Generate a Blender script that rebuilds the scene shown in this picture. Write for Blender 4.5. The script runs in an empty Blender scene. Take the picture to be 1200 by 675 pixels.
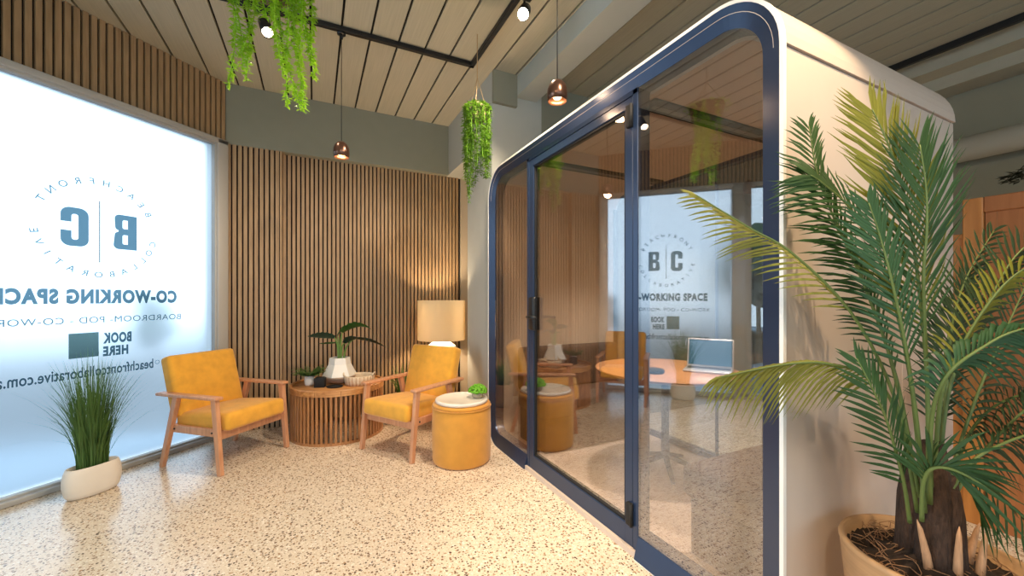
import bpy, bmesh, math, random
from mathutils import Vector, Matrix, Quaternion
random.seed(7)
PI = math.pi
scene = bpy.context.scene
COL = scene.collection

# ------------------------------------------------------------------ helpers
def srgb(r, g, b):
    f = lambda c: (c/255/12.92) if c/255 <= .04045 else ((c/255+.055)/1.055)**2.4
    return (f(r), f(g), f(b), 1)

class MB:
    """collects shapes into one mesh"""
    def __init__(s): s.v = []; s.f = []; s.sm = []; s.mi = []
    def add(s, vs, fs, smooth=False, mi=0):
        o = len(s.v); s.v += [tuple(v) for v in vs]
        for f in fs:
            s.f.append(tuple(i+o for i in f)); s.sm.append(smooth); s.mi.append(mi)
        return s
    def box(s, x0, x1, y0, y1, z0, z1, M=None, mi=0):
        vs = [Vector((x, y, z)) for z in (z0, z1) for y in (y0, y1) for x in (x0, x1)]
        if M is not None: vs = [M @ v for v in vs]
        return s.add(vs, [(0,2,3,1),(4,5,7,6),(0,1,5,4),(2,6,7,3),(0,4,6,2),(1,3,7,5)], False, mi)
    def rbox(s, x0, x1, y0, y1, z0, z1, r=.01, seg=3, M=None, smooth=True, mi=0):
        bm = bmesh.new(); bmesh.ops.create_cube(bm, size=1)
        for v in bm.verts:
            v.co = Vector(((x0+x1)/2+v.co.x*(x1-x0), (y0+y1)/2+v.co.y*(y1-y0), (z0+z1)/2+v.co.z*(z1-z0)))
        bmesh.ops.bevel(bm, geom=bm.edges[:], offset=r, segments=seg, profile=.5, affect='EDGES')
        if M is not None: bm.transform(M)
        return s.bm(bm, smooth, mi)
    def bm(s, bm, smooth=True, mi=0):
        bm.verts.index_update()
        s.add([v.co.copy() for v in bm.verts], [[v.index for v in f.verts] for f in bm.faces], smooth, mi)
        bm.free(); return s
    def lathe(s, prof, n=48, c=(0,0,0), M=None, smooth=True, sx=1, sy=1, mi=0, pw=1.0):
        """prof: list of (r, z); closes at r == 0"""
        vs = []; rings = []
        for r, z in prof:
            if r < 1e-6:
                rings.append([len(vs)]); vs.append(Vector((c[0], c[1], c[2]+z)))
            else:
                ids = []
                for k in range(n):
                    a = 2*PI*k/n
                    cx, cy = math.cos(a), math.sin(a)
                    if pw != 1: cx = math.copysign(abs(cx)**pw, cx); cy = math.copysign(abs(cy)**pw, cy)
                    ids.append(len(vs)); vs.append(Vector((c[0]+r*cx*sx, c[1]+r*cy*sy, c[2]+z)))
                rings.append(ids)
        fs = []
        for A, B in zip(rings, rings[1:]):
            for k in range(n):
                k2 = (k+1) % n
                if len(A) == 1 and len(B) == 1: break
                if len(A) == 1: fs.append((A[0], B[k2], B[k]))
                elif len(B) == 1: fs.append((A[k], A[k2], B[0]))
                else: fs.append((A[k], A[k2], B[k2], B[k]))
        if M is not None: vs = [M @ v for v in vs]
        return s.add(vs, fs, smooth, mi)
    def tube(s, pts, r, n=8, cap=True, smooth=True, mi=0):
        pts = [Vector(p) for p in pts]; m = len(pts)
        rs = r if isinstance(r, (list, tuple)) else [r]*m
        t0 = (pts[1]-pts[0]).normalized()
        ref = Vector((0,0,1)) if abs(t0.z) < .9 else Vector((1,0,0))
        nx = t0.cross(ref).normalized(); vs = []
        for i in range(m):
            t = (pts[min(i+1, m-1)]-pts[max(i-1, 0)]).normalized()
            nx = (nx - t*nx.dot(t)).normalized(); ny = t.cross(nx)
            for k in range(n):
                a = 2*PI*k/n
                vs.append(pts[i] + (nx*math.cos(a)+ny*math.sin(a))*rs[i])
        fs = [(i*n+k, i*n+(k+1) % n, (i+1)*n+(k+1) % n, (i+1)*n+k) for i in range(m-1) for k in range(n)]
        if cap: fs += [tuple(range(n))[::-1], tuple(range((m-1)*n, m*n))]
        return s.add(vs, fs, smooth, mi)
    def beam(s, p0, p1, side, w0, d0, w1=None, d1=None, r=.004, mi=0):
        """tapered rectangular bar from p0 to p1; side = width direction"""
        w1 = w1 or w0; d1 = d1 or d0
        p0, p1, side = Vector(p0), Vector(p1), Vector(side).normalized()
        t = (p1-p0).normalized(); side = (side - t*side.dot(t)).normalized(); dep = t.cross(side)
        bm = bmesh.new(); vv = []
        for p, w, d in ((p0, w0, d0), (p1, w1, d1)):
            for a, b in ((-1,-1),(1,-1),(1,1),(-1,1)):
                vv.append(bm.verts.new(p + side*(a*w/2) + dep*(b*d/2)))
        for f in ((0,3,2,1),(4,5,6,7),(0,1,5,4),(1,2,6,5),(2,3,7,6),(3,0,4,7)): bm.faces.new([vv[i] for i in f])
        bmesh.ops.recalc_face_normals(bm, faces=bm.faces[:])
        if r: bmesh.ops.bevel(bm, geom=bm.edges[:], offset=r, segments=2, profile=.5, affect='EDGES')
        return s.bm(bm, False, mi)
    def strip(s, pts, ws, side, mi=0, fold=0.0, smooth=True):
        """leaf blade along pts, half widths ws, side vectors (list or one); V-fold"""
        pts = [Vector(p) for p in pts]; m = len(pts); vs = []
        for i in range(m):
            t = (pts[min(i+1, m-1)]-pts[max(i-1, 0)]).normalized()
            sd = Vector(side[i] if isinstance(side, list) else side)
            sd = (sd - t*sd.dot(t))
            sd = sd.normalized() if sd.length > 1e-6 else t.orthogonal().normalized()
            up = sd.cross(t)
            vs += [pts[i]-sd*ws[i]+up*fold*ws[i], pts[i], pts[i]+sd*ws[i]+up*fold*ws[i]]
        fs = []
        for i in range(m-1):
            fs += [(3*i, 3*i+1, 3*i+4, 3*i+3), (3*i+1, 3*i+2, 3*i+5, 3*i+4)]
        return s.add(vs, fs, smooth, mi)
    def build(s, name, mats, parent=None, loc=(0,0,0), rz=0, M=None):
        me = bpy.data.meshes.new(name); me.from_pydata(s.v, [], s.f)
        for m in (mats if isinstance(mats, (list, tuple)) else [mats]): me.materials.append(m)
        me.polygons.foreach_set('use_smooth', s.sm); me.polygons.foreach_set('material_index', s.mi)
        me.update()
        o = bpy.data.objects.new(name, me); COL.objects.link(o)
        if parent: o.parent = parent
        o.location = loc; o.rotation_euler = (0, 0, rz)
        if M is not None: o.matrix_local = M
        return o

def tag(o, label, cat, group=None, kind=None):
    o['label'] = label; o['category'] = cat
    if group: o['group'] = group
    if kind: o['kind'] = kind
    return o
def thing(name, label, cat, loc=(0,0,0), rz=0, group=None, kind=None):
    o = bpy.data.objects.new(name, None); COL.objects.link(o); o.empty_display_size = .1
    o.location = loc; o.rotation_euler = (0, 0, rz)
    return tag(o, label, cat, group, kind)
def struct(name, mb, m, label, cat): return tag(mb.build(name, m), label, cat, None, 'structure')
def dup(root, loc, rz, label):
    r = root.copy(); COL.objects.link(r); r.location = loc; r.rotation_euler = (0,0,rz); r['label'] = label
    for ch in list(root.children):
        c = ch.copy(); COL.objects.link(c); c.parent = r
        for g in ch.children:
            d = g.copy(); COL.objects.link(d); d.parent = c
    return r

# ------------------------------------------------------------------ materials
def mat(name, col, rough=.5, metal=0, spec=.5, var=0, vscale=8, bump=0, bscale=60, stretch=None, coat=0, sheen=0, trans=0, col2=None):
    m = bpy.data.materials.new(name); m.use_nodes = True
    nt = m.node_tree; N = nt.nodes; L = nt.links; b = N['Principled BSDF']
    b.inputs['Base Color'].default_value = col; b.inputs['Roughness'].default_value = rough
    b.inputs['Metallic'].default_value = metal; b.inputs['Specular IOR Level'].default_value = spec
    b.inputs['Coat Weight'].default_value = coat; b.inputs['Sheen Weight'].default_value = sheen
    tc = N.new('ShaderNodeTexCoord'); mp = N.new('ShaderNodeMapping'); L.new(tc.outputs['Object'], mp.inputs[0])
    if stretch: mp.inputs['Scale'].default_value = stretch
    if var or col2:
        n = N.new('ShaderNodeTexNoise'); n.inputs['Scale'].default_value = vscale; n.inputs['Detail'].default_value = 5
        L.new(mp.outputs[0], n.inputs[0])
        r = N.new('ShaderNodeValToRGB'); L.new(n.outputs[0], r.inputs[0])
        r.color_ramp.elements[0].position = .3; r.color_ramp.elements[1].position = .7
        c2 = col2 or tuple(c*(1-var) for c in col[:3])+(1,)
        c1 = col if col2 else tuple(min(1, c*(1+var*.6)) for c in col[:3])+(1,)
        r.color_ramp.elements[0].color = c2; r.color_ramp.elements[1].color = c1
        L.new(r.outputs[0], b.inputs['Base Color'])
    if bump:
        n2 = N.new('ShaderNodeTexNoise'); n2.inputs['Scale'].default_value = bscale; n2.inputs['Detail'].default_value = 3
        L.new(mp.outputs[0], n2.inputs[0])
        bp = N.new('ShaderNodeBump'); bp.inputs['Strength'].default_value = bump; bp.inputs['Distance'].default_value = .01
        L.new(n2.outputs[0], bp.inputs['Height']); L.new(bp.outputs[0], b.inputs['Normal'])
    if trans:
        t = N.new('ShaderNodeBsdfTranslucent'); t.inputs[0].default_value = tuple(min(1, c*1.5) for c in col[:3])+(1,)
        mx = N.new('ShaderNodeMixShader'); mx.inputs[0].default_value = trans
        L.new(b.outputs[0], mx.inputs[1]); L.new(t.outputs[0], mx.inputs[2]); L.new(mx.outputs[0], N['Material Output'].inputs[0])
    return m
def emit(name, col, st):
    m = bpy.data.materials.new(name); m.use_nodes = True; N = m.node_tree.nodes; N.remove(N['Principled BSDF'])
    e = N.new('ShaderNodeEmission'); e.inputs[0].default_value = col; e.inputs[1].default_value = st
    m.node_tree.links.new(e.outputs[0], N['Material Output'].inputs[0]); return m
def glass(name, tint, base=.1, k=1.2, rough=0.0):
    m = bpy.data.materials.new(name); m.use_nodes = True; nt = m.node_tree; N = nt.nodes; L = nt.links; N.remove(N['Principled BSDF'])
    t = N.new('ShaderNodeBsdfTransparent'); t.inputs[0].default_value = tint
    g = N.new('ShaderNodeBsdfGlossy'); g.inputs['Roughness'].default_value = rough
    fr = N.new('ShaderNodeFresnel'); fr.inputs[0].default_value = 1.5
    # the same reflectance from either side of the sheet
    geo = N.new('ShaderNodeNewGeometry'); ml = N.new('ShaderNodeMath'); ml.operation = 'MULTIPLY_ADD'
    lw = N.new('ShaderNodeLayerWeight'); lw.inputs[0].default_value = .25
    ml.inputs[1].default_value = k; ml.inputs[2].default_value = base; ml.use_clamp = True
    L.new(lw.outputs['Facing'], ml.inputs[0])
    mx = N.new('ShaderNodeMixShader'); L.new(ml.outputs[0], mx.inputs[0])
    L.new(t.outputs[0], mx.inputs[1]); L.new(g.outputs[0], mx.inputs[2]); L.new(mx.outputs[0], N['Material Output'].inputs[0])
    return m
def clear(name, tint):
    m = bpy.data.materials.new(name); m.use_nodes = True; nt = m.node_tree; N = nt.nodes; N.remove(N['Principled BSDF'])
    t = N.new('ShaderNodeBsdfTransparent'); t.inputs[0].default_value = tint
    nt.links.new(t.outputs[0], N['Material Output'].inputs[0]); return m

def terrazzo():
    m = bpy.data.materials.new('terrazzo'); m.use_nodes = True; nt = m.node_tree; N = nt.nodes; L = nt.links; b = N['Principled BSDF']
    tc = N.new('ShaderNodeTexCoord')
    def chips(scale, lo, hi, prev, palette, rnd_cut):
        v = N.new('ShaderNodeTexVoronoi'); v.inputs['Scale'].default_value = scale; v.inputs['Randomness'].default_value = 1
        dn = N.new('ShaderNodeTexNoise'); dn.inputs['Scale'].default_value = scale*1.3
        mxv = N.new('ShaderNodeMix'); mxv.data_type = 'VECTOR'; mxv.inputs[0].default_value = .012
        L.new(tc.outputs['Object'], dn.inputs[0]); L.new(tc.outputs['Object'], mxv.inputs[4]); L.new(dn.outputs['Color'], mxv.inputs[5])
        L.new(mxv.outputs[1], v.inputs['Vector'])
        r = N.new('ShaderNodeMapRange'); r.inputs[1].default_value = hi; r.inputs[2].default_value = lo
        L.new(v.outputs['Distance'], r.inputs[0])
        sep = N.new('ShaderNodeSeparateColor'); L.new(v.outputs['Color'], sep.inputs[0])
        gt = N.new('ShaderNodeMath'); gt.operation = 'GREATER_THAN'; gt.inputs[1].default_value = rnd_cut; L.new(sep.outputs[1], gt.inputs[0])
        ml = N.new('ShaderNodeMath'); ml.operation = 'MULTIPLY'; L.new(r.outputs[0], ml.inputs[0]); L.new(gt.outputs[0], ml.inputs[1])
        cr = N.new('ShaderNodeValToRGB'); cr.color_ramp.interpolation = 'CONSTANT'
        els = cr.color_ramp.elements
        while len(els) < len(palette): els.new(.5)
        for i, c in enumerate(palette): els[i].position = i/len(palette); els[i].color = c
        L.new(sep.outputs[0], cr.inputs[0])
        mx = N.new('ShaderNodeMix'); mx.data_type = 'RGBA'; L.new(ml.outputs[0], mx.inputs[0])
        if isinstance(prev, tuple): mx.inputs[6].default_value = prev
        else: L.new(prev, mx.inputs[6])
        L.new(cr.outputs[0], mx.inputs[7]); return mx.outputs[2]
    o = chips(170, .30, .42, srgb(222, 206, 184), [srgb(190,168,142), srgb(240,230,214), srgb(212,194,168), srgb(160,136,112), srgb(244,236,222)], .2)
    o = chips(78, .32, .40, o, [srgb(116,92,72), srgb(236,224,206), srgb(80,66,58), srgb(176,142,110), srgb(142,114,90), srgb(244,236,224)], .30)
    o = chips(54, .28, .36, o, [srgb(92,74,62), srgb(140,110,84), srgb(238,228,212), srgb(122,98,78), srgb(172,138,106)], .45)
    L.new(o, b.inputs['Base Color'])
    b.inputs['Roughness'].default_value = .22; b.inputs['Specular IOR Level'].default_value = .5
    return m

def wood(name, c1, c2, axis='z', rough=.45, sc=6):
    st = {'x': (1.2, 14, 14), 'y': (14, 1.2, 14), 'z': (14, 14, 1.2)}[axis]
    return mat(name, c1, rough, col2=c2, vscale=sc, stretch=st, bump=.06, bscale=sc*3)

M = {}
M['floor'] = terrazzo()
M['ceil'] = mat('ceiling_board', srgb(180,174,154), .6, var=.09, vscale=5, stretch=(30,.6,1))
M['gap'] = mat('dark_gap', srgb(22,20,19), .9)
M['wall'] = mat('painted_wall_greygreen', srgb(136,136,120), .75, var=.03)
M['wallpale'] = mat('painted_wall_pale', srgb(180,183,177), .7, var=.02)
M['wallbeige'] = mat('painted_wall_beige', srgb(188,174,152), .75, var=.02)
M['slat'] = wood('slat_wood', srgb(172,142,106), srgb(148,119,85), 'z', .5, 4)
M['slatback'] = mat('slat_backing', srgb(26,22,20), .95)
M['alu'] = mat('aluminium_frame', srgb(178,176,172), .45, .15)
M['black'] = mat('black_metal', srgb(24,24,25), .4, .2)
M['blackmatte'] = mat('black_matte', srgb(18,18,18), .7)
M['podframe'] = mat('pod_frame_blue_grey', srgb(46,63,92), .28, .3)
M['shell'] = mat('pod_shell_cream', srgb(212,196,182), .45, var=.015, coat=.1)
M['shelledge'] = mat('pod_edge_white', srgb(240,238,234), .4)
M['felt'] = mat('pod_felt_lining', srgb(222,204,182), .95, var=.04, vscale=30, bump=.15, bscale=300)
M['carpet'] = mat('pod_carpet', srgb(84,77,74), .95, var=.2, vscale=120)
M['mustard'] = mat('mustard_velvet', srgb(228,166,52), .85, var=.12, vscale=14, bump=.12, bscale=420, sheen=.3)
M['mustard2'] = mat('mustard_ottoman', srgb(214,150,54), .85, var=.10, vscale=10, bump=.2, bscale=240, sheen=.3)
M['chairwood'] = wood('chair_beech', srgb(214,160,122), srgb(190,134,98), 'z', .42, 5)
M['acacia'] = wood('acacia_wood', srgb(208,152,94), srgb(162,106,60), 'x', .35, 4)
M['acacia_dark'] = wood('acacia_slat', srgb(190,136,86), srgb(146,98,60), 'z', .4, 5)
M['podtable'] = wood('pod_table_oak', srgb(206,152,102), srgb(188,134,86), 'y', .35, 4)
M['white'] = mat('white_ceramic', srgb(238,236,230), .35, var=.02)
M['cream'] = mat('cream_ceramic', srgb(232,224,212), .55, var=.03, bump=.03, bscale=80)
M['taupe'] = mat('taupe_glaze', srgb(176,152,132), .6)
M['marble'] = mat('white_lid', srgb(232,226,216), .3, var=.05, vscale=6)
M['woven'] = mat('woven_fibre', srgb(226,206,178), .85, var=.12, vscale=60, bump=.3, bscale=160)
M['woven_dark'] = mat('woven_stripe', srgb(176,136,100), .85)
M['soil'] = mat('soil', srgb(44,32,24), .95, var=.5, vscale=40, bump=.6, bscale=60)
M['fibre'] = mat('coir_fibre', srgb(150,112,80), .9)
M['trunk'] = mat('palm_trunk', srgb(66,47,36), .95, var=.5, vscale=14, stretch=(6,6,1.5), bump=1, bscale=26)
M['stub'] = mat('palm_stub', srgb(196,150,112), .8, var=.25, vscale=20, stretch=(8,8,1))
M['palm'] = mat('palm_leaf', srgb(46,80,34), .6, var=.25, vscale=6, trans=.25)
M['palm_y'] = mat('palm_leaf_yellowgreen', srgb(122,124,40), .6, var=.25, vscale=6, trans=.3)
M['palm_b'] = mat('palm_leaf_bluegreen', srgb(48,86,50), .6, var=.2, vscale=6, trans=.25)
M['palm_d'] = mat('palm_leaf_shaded', srgb(44,66,36), .5, var=.25, vscale=6, trans=.15)  # shade of the backlit and rear fronds put into the leaf colour
M['stalk'] = mat('palm_stalk', srgb(94,112,56), .55, var=.15)
M['bamboo'] = mat('bamboo_pot', srgb(184,146,106), .5, var=.14, vscale=5, stretch=(1,1,16), bump=.08, bscale=12)
M['grass'] = mat('grass_blade', srgb(82,116,54), .5, var=.35, vscale=8, trans=.2)
M['fern'] = mat('fern_leaf', srgb(76,116,50), .5, var=.3, vscale=20, trans=.2)
M['elephant'] = mat('large_leaf', srgb(52,96,44), .3, var=.3, vscale=10, trans=.2)
M['elephant_d'] = mat('large_leaf_dark', srgb(30,54,42), .3, var=.2, vscale=10, trans=.1)
M['stemgreen'] = mat('plant_stem', srgb(104,136,62), .45, var=.15)
M['vine'] = mat('vine_leaf', srgb(146,190,42), .5, var=.35, vscale=14, trans=.35)
M['vine2'] = mat('vine_leaf_deep', srgb(104,146,38), .5, var=.35, vscale=14, trans=.3)
M['succ'] = mat('succulent', srgb(120,190,44), .5, var=.3, vscale=60, trans=.25)
M['concretepot'] = mat('concrete_pot', srgb(176,158,134), .8, var=.12, vscale=30)
M['bronze'] = mat('bronze_shade', srgb(92,66,54), .28, .75)
M['bronze_in'] = mat('copper_inside', srgb(214,150,96), .3, .6)
M['ivory'] = mat('hanging_pot', srgb(120,108,82), .8)
M['rope'] = mat('jute_rope', srgb(190,160,118), .9)
M['partition'] = wood('partition_wood', srgb(182,120,74), srgb(164,104,62), 'z', .5, 3)
M['partpost'] = wood('partition_post', srgb(206,142,76), srgb(184,120,60), 'z', .45, 3)
M['ivy'] = mat('ivy_leaf', srgb(28,40,26), .5, var=.3, vscale=20)
M['bench'] = mat('bench_brown', srgb(78,58,48), .8, var=.1, vscale=20, bump=.1, bscale=300)
M['silver'] = mat('laptop_silver', srgb(200,202,206), .35, .5)
M['screen'] = emit('laptop_screen', srgb(120,176,205), .55)
M['keys'] = mat('laptop_keys', srgb(60,62,66), .6)
M['chrome'] = mat('chrome', srgb(190,192,196), .2, .9)
M['outground'] = mat('outside_paving', srgb(88,116,136), .9, var=.06, vscale=3)
M['outtree'] = mat('outside_foliage', srgb(60,92,70), .8, var=.4, vscale=5)
M['outtrunk'] = mat('outside_trunk', srgb(90,74,60), .9)
M['glass'] = glass('pod_glass', (.89, .85, .83, 1), .205, .32)
M['glassback'] = glass('pod_back_glass', (.86, .90, .93, 1), .04, .2)
M['doorglass'] = glass('clear_door_glass', (.93, .95, .96, 1), .03, .3)
M['vinyl'] = clear('window_lettering_vinyl', (.085, .145, .175, 1))
M['vinyl_dark'] = clear('window_panel_vinyl', (.34, .42, .41, 1))
def shade_mat():
    m = mat('lamp_shade_linen', srgb(236,222,192), .9, bump=.1, bscale=400)
    N = m.node_tree.nodes; L = m.node_tree.links
    t = N.new('ShaderNodeBsdfTranslucent'); t.inputs[0].default_value = srgb(240,224,186)
    mx = N.new('ShaderNodeMixShader'); mx.inputs[0].default_value = .35
    L.new(N['Principled BSDF'].outputs[0], mx.inputs[1]); L.new(t.outputs[0], mx.inputs[2]); L.new(mx.outputs[0], N['Material Output'].inputs[0])
    return m
M['shade'] = shade_mat()
def film_mat():
    """frosted film: scatters the daylight behind it, plus an added even glow"""
    m = bpy.data.materials.new('frosted_film'); m.use_nodes = True; nt = m.node_tree; N = nt.nodes; L = nt.links; N.remove(N['Principled BSDF'])
    t = N.new('ShaderNodeBsdfTranslucent'); t.inputs[0].default_value = (.96, .98, 1, 1)
    r = N.new('ShaderNodeBsdfRefraction'); r.inputs['Roughness'].default_value = .75; r.inputs['IOR'].default_value = 1.15
    r.inputs['Color'].default_value = (.98, .99, 1, 1)
    mx = N.new('ShaderNodeMixShader'); mx.inputs[0].default_value = .72
    L.new(t.outputs[0], mx.inputs[1]); L.new(r.outputs[0], mx.inputs[2])
    e = N.new('ShaderNodeEmission'); e.inputs[0].default_value = (.55, .78, 1, 1); e.inputs[1].default_value = FILM_GLOW  # added emission standing in for light coming through the film
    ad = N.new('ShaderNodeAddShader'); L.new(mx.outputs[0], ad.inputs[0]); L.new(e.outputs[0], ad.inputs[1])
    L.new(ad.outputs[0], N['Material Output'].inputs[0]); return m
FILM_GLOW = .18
FILL1, FILL2 = 165, 40  # power of the fill lamps added at the unseen glazing
M['film'] = film_mat()

# ------------------------------------------------------------------ setting
# world frame: x along the back wall, y towards the back wall (back wall at y = 0), z up
CZ = 3.23                                   # ceiling height
U = Vector((-.70711, -.70711, 0))           # along the window wall, away from the corner
NI = Vector((.70711, -.70711, 0))           # into the room
WM = Matrix(((U.x, -NI.x, 0, 0), (U.y, -NI.y, 0, 0), (0, 0, 1, 0), (0, 0, 0, 1)))   # (w, outward, z) -> world

ROOM = [(7,-9.6), (7,.26), (-.05,.26), (-.06,.06), (-4.3,-4.18), (-5.5,-4.18), (-5.5,-9.6)]     # plan of the room
def slab(z0, z1, mi=0):
    n = len(ROOM); mb = MB()
    return mb.add([(x, y, z0) for x, y in ROOM]+[(x, y, z1) for x, y in ROOM], [tuple(range(n))[::-1], tuple(range(n, 2*n))]+[(k, (k+1) % n, n+(k+1) % n, n+k) for k in range(n)], False, mi)
struct('floor', slab(-.1, 0), M['floor'], 'polished terrazzo floor with cream and brown chips', 'floor')
c = slab(CZ+.02, CZ+.12, 1)
x = -5.4
while x < 7:
    c.box(x+.008, x+.1955, -9.5, min(.2, x+.26) if x > -4.2 else -4.2, CZ, CZ+.03); x += .2035
struct('ceiling', c, [M['ceil'], M['gap']], 'pale reeded ceiling boards with dark gaps', 'ceiling')

struct('wall_back', MB().box(.43, 2.9, .10, .25, 0, CZ).box(-.1, .43, .02, .25, 0, CZ)
       .box(0, 2.12, -.0, .1, 2.67, CZ), M['wall'], 'grey-green back wall with bulkhead over the timber slats', 'wall')
struct('wall_niche', MB().box(2.29, 2.62, .07, .10, 0, 2.67).box(2.60, 2.7, -.66, .1, 0, 2.67), M['wallbeige'], 'beige niche wall behind the table lamp', 'wall')
struct('wall_pillar', MB().box(2.12, 2.62, -1.26, -.64, 0, CZ).box(2.12, 2.62, -.64, .1, 2.67, CZ), M['wallpale'], 'pale pillar and bulkhead beside the glass pod', 'wall')
struct('wall_side', MB().box(2.62, 6.0, -1.255, -1.1, 0, CZ), M['wall'], 'grey wall behind the glass pod', 'wall')
struct('wall_right', MB().box(5.75, 5.9, -9.5, -1.26, 0, CZ), M['wall'], 'grey-green far right wall', 'wall')
struct('wall_rear', MB().box(-5.5, -3.4, -9.5, -9.35, 0, CZ).box(4.4, 6, -9.5, -9.35, 0, CZ).box(-3.4, 4.4, -9.5, -9.35, 2.7, CZ), M['wallpale'], 'pale rear wall behind the viewpoint', 'wall')
struct('trim_1', MB().box(2.35, 2.56, -9.35, -1.262, 3.05, CZ), M['wallpale'], 'pale ceiling beam running above the pod front', 'beam')
struct('trim_2', MB().box(2.12, 2.35, -1.30, -1.262, 2.95, CZ), M['wall'], 'grey-green boxed pillar head under the beam', 'beam')
struct('trim_3', MB().tube([(5.6, -9.3, 2.49), (5.6, -1.3, 2.49)], .1, 24), M['wallpale'], 'white round duct along the right wall', 'duct')
struct('trim_4', MB().box(5.3, 5.75, -9.3, -1.27, 3.12, CZ).box(5.5, 5.75, -9.3, -1.27, 3.02, 3.12), M['ceil'], 'stepped timber cornice along the right wall', 'cornice')

# timber slats: one mesh per panel, the slats are its pattern
def slats(x0, x1, z0, z1, y, period, wide, proud=.022, Mx=None):
    mb = MB()
    mb.box(x0, x1, y-.006, y, z0, z1, Mx, mi=1)
    n = int((x1-x0)/period)
    for i in range(n):
        a = x0+i*period+(period-wide)/2
        mb.box(a, a+wide, y-proud-.006, y-.006, z0, z1, Mx)
    return mb
struct('trim_5', slats(.445, 2.29, .0, 2.67, .10, .0405, .027), [M['slat'], M['slatback']], 'recessed brown timber slats of the back wall', 'slat panel')
lp = slats(.0, .43, .0, 2.67, .02, .043, .029); lp.box(.43, .448, -.006, .10, 0, 2.67)
struct('trim_6', lp, [M['slat'], M['slatback']], 'narrow forward panel of timber slats beside the window', 'slat panel')
struct('trim_7', slats(0.0, 5.0, 2.68, CZ, .03, .0452, .031, Mx=WM), [M['slat'], M['slatback']], 'timber slat band above the frosted window', 'slat panel')
wl = MB()
wl.box(0, 6, .03, .2, 2.68, CZ, WM)
wl.box(-.05, .03, .03, .2, 0, 2.68, WM)
wl.box(5.85, 6, -.01, .2, 0, 2.68, WM)
struct('wall_left', wl, M['wall'], 'window wall above and beside the frosted glazing', 'wall')
struct('wall_outer', MB().box(-5.5, -5.35, -9.4, -4.2, 0, CZ).box(-5.5, -4.2, -4.32, -4.2, 0, CZ), M['wallpale'], 'pale wall closing the room behind the viewpoint', 'wall')

# frosted window
win = thing('window_1', 'frosted shop window with mirrored lettering', 'window', kind='structure')
P0, P1, ZB, ZT = .13, 1.67, .05, 2.615
fr = MB()
fr.rbox(.02, P0-.015, -.06, .08, 0, 2.675, .006, 2, WM).rbox(P0-.03, P0, -.045, .03, 0.03, 2.64, .004, 2, WM)
fr.rbox(P1, P1+.14, -.06, .08, 0, 2.675, .006, 2, WM)
fr.rbox(.02, P1+.1, -.06, .08, 2.632, 2.678, .006, 2, WM).rbox(P0-.03, P1, -.045, .03, ZT, 2.64, .004, 2, WM)
fr.rbox(.02, P1+.1, -.075, .08, 0, .035, .006, 2, WM).rbox(P0-.03, P1, -.045, .03, .03, ZB, .004, 2, WM)
fr.build('frame', M['alu'], win)
pn = MB().box(P0-.01, P1+.01, .004, .010, ZB-.01, ZT+.01, WM, mi=1)
pn.add([WM @ Vector(v) for v in ((P0-.01, .003, ZB-.01), (P1+.01, .003, ZB-.01), (P1+.01, .003, ZT+.01), (P0-.01, .003, ZT+.01))], [(0,1,2,3)])
pn.build('pane', [M['film'], clear('outer_glass', (.98,.99,1,1))], win)

def text_mesh(txt, offset=0.0, spacing=1.0):
    cu = bpy.data.curves.new('t', 'FONT'); cu.body = txt; cu.size = 1; cu.offset = offset; cu.space_character = spacing
    cu.resolution_u = 4
    o = bpy.data.objects.new('t', cu); COL.objects.link(o)
    dg = bpy.context.evaluated_depsgraph_get(); me = bpy.data.meshes.new_from_object(o.evaluated_get(dg))
    vs = [v.co.copy() for v in me.vertices]; fs = [tuple(p.vertices) for p in me.polygons]
    bpy.data.objects.remove(o); bpy.data.curves.remove(cu); bpy.data.meshes.remove(me)
    return vs, fs
def fit_text(mb, txt, w0, w1, z0, z1, Mx, out, offset=0, spacing=1.0):
    vs, fs = text_mesh(txt, offset, spacing)
    xa, xb = min(v.x for v in vs), max(v.x for v in vs); ya, yb = min(v.y for v in vs), max(v.y for v in vs)
    # slightly thick lettering so that it is a real film
    P = [Mx @ Vector((w0+(v.x-xa)/(xb-xa)*(w1-w0), out, z0+(v.y-ya)/(yb-ya)*(z1-z0))) for v in vs]
    mb.add(P, fs)
def ring_text(mb, txt, cw, cz, R, a0, a1, h, Mx, out, flip=False, offset=.01):
    n = len(txt)
    for i, ch in enumerate(txt):
        a = a0+(a1-a0)*i/(n-1)
        vs, fs = text_mesh(ch, offset)
        xa, xb = min(v.x for v in vs), max(v.x for v in vs)
        rot = (a+PI/2) if flip else (a-PI/2)
        ca, sa = math.cos(rot), math.sin(rot); P = []
        for v in vs:
            lx, lz = (v.x-(xa+xb)/2)*h/.7*1.05, (v.y-.35)*h/.7
            P.append(Mx @ Vector((cw+R*math.cos(a)+lx*ca-lz*sa, out, cz+R*math.sin(a)+lx*sa+lz*ca)))
        mb.add(P, fs)
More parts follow.
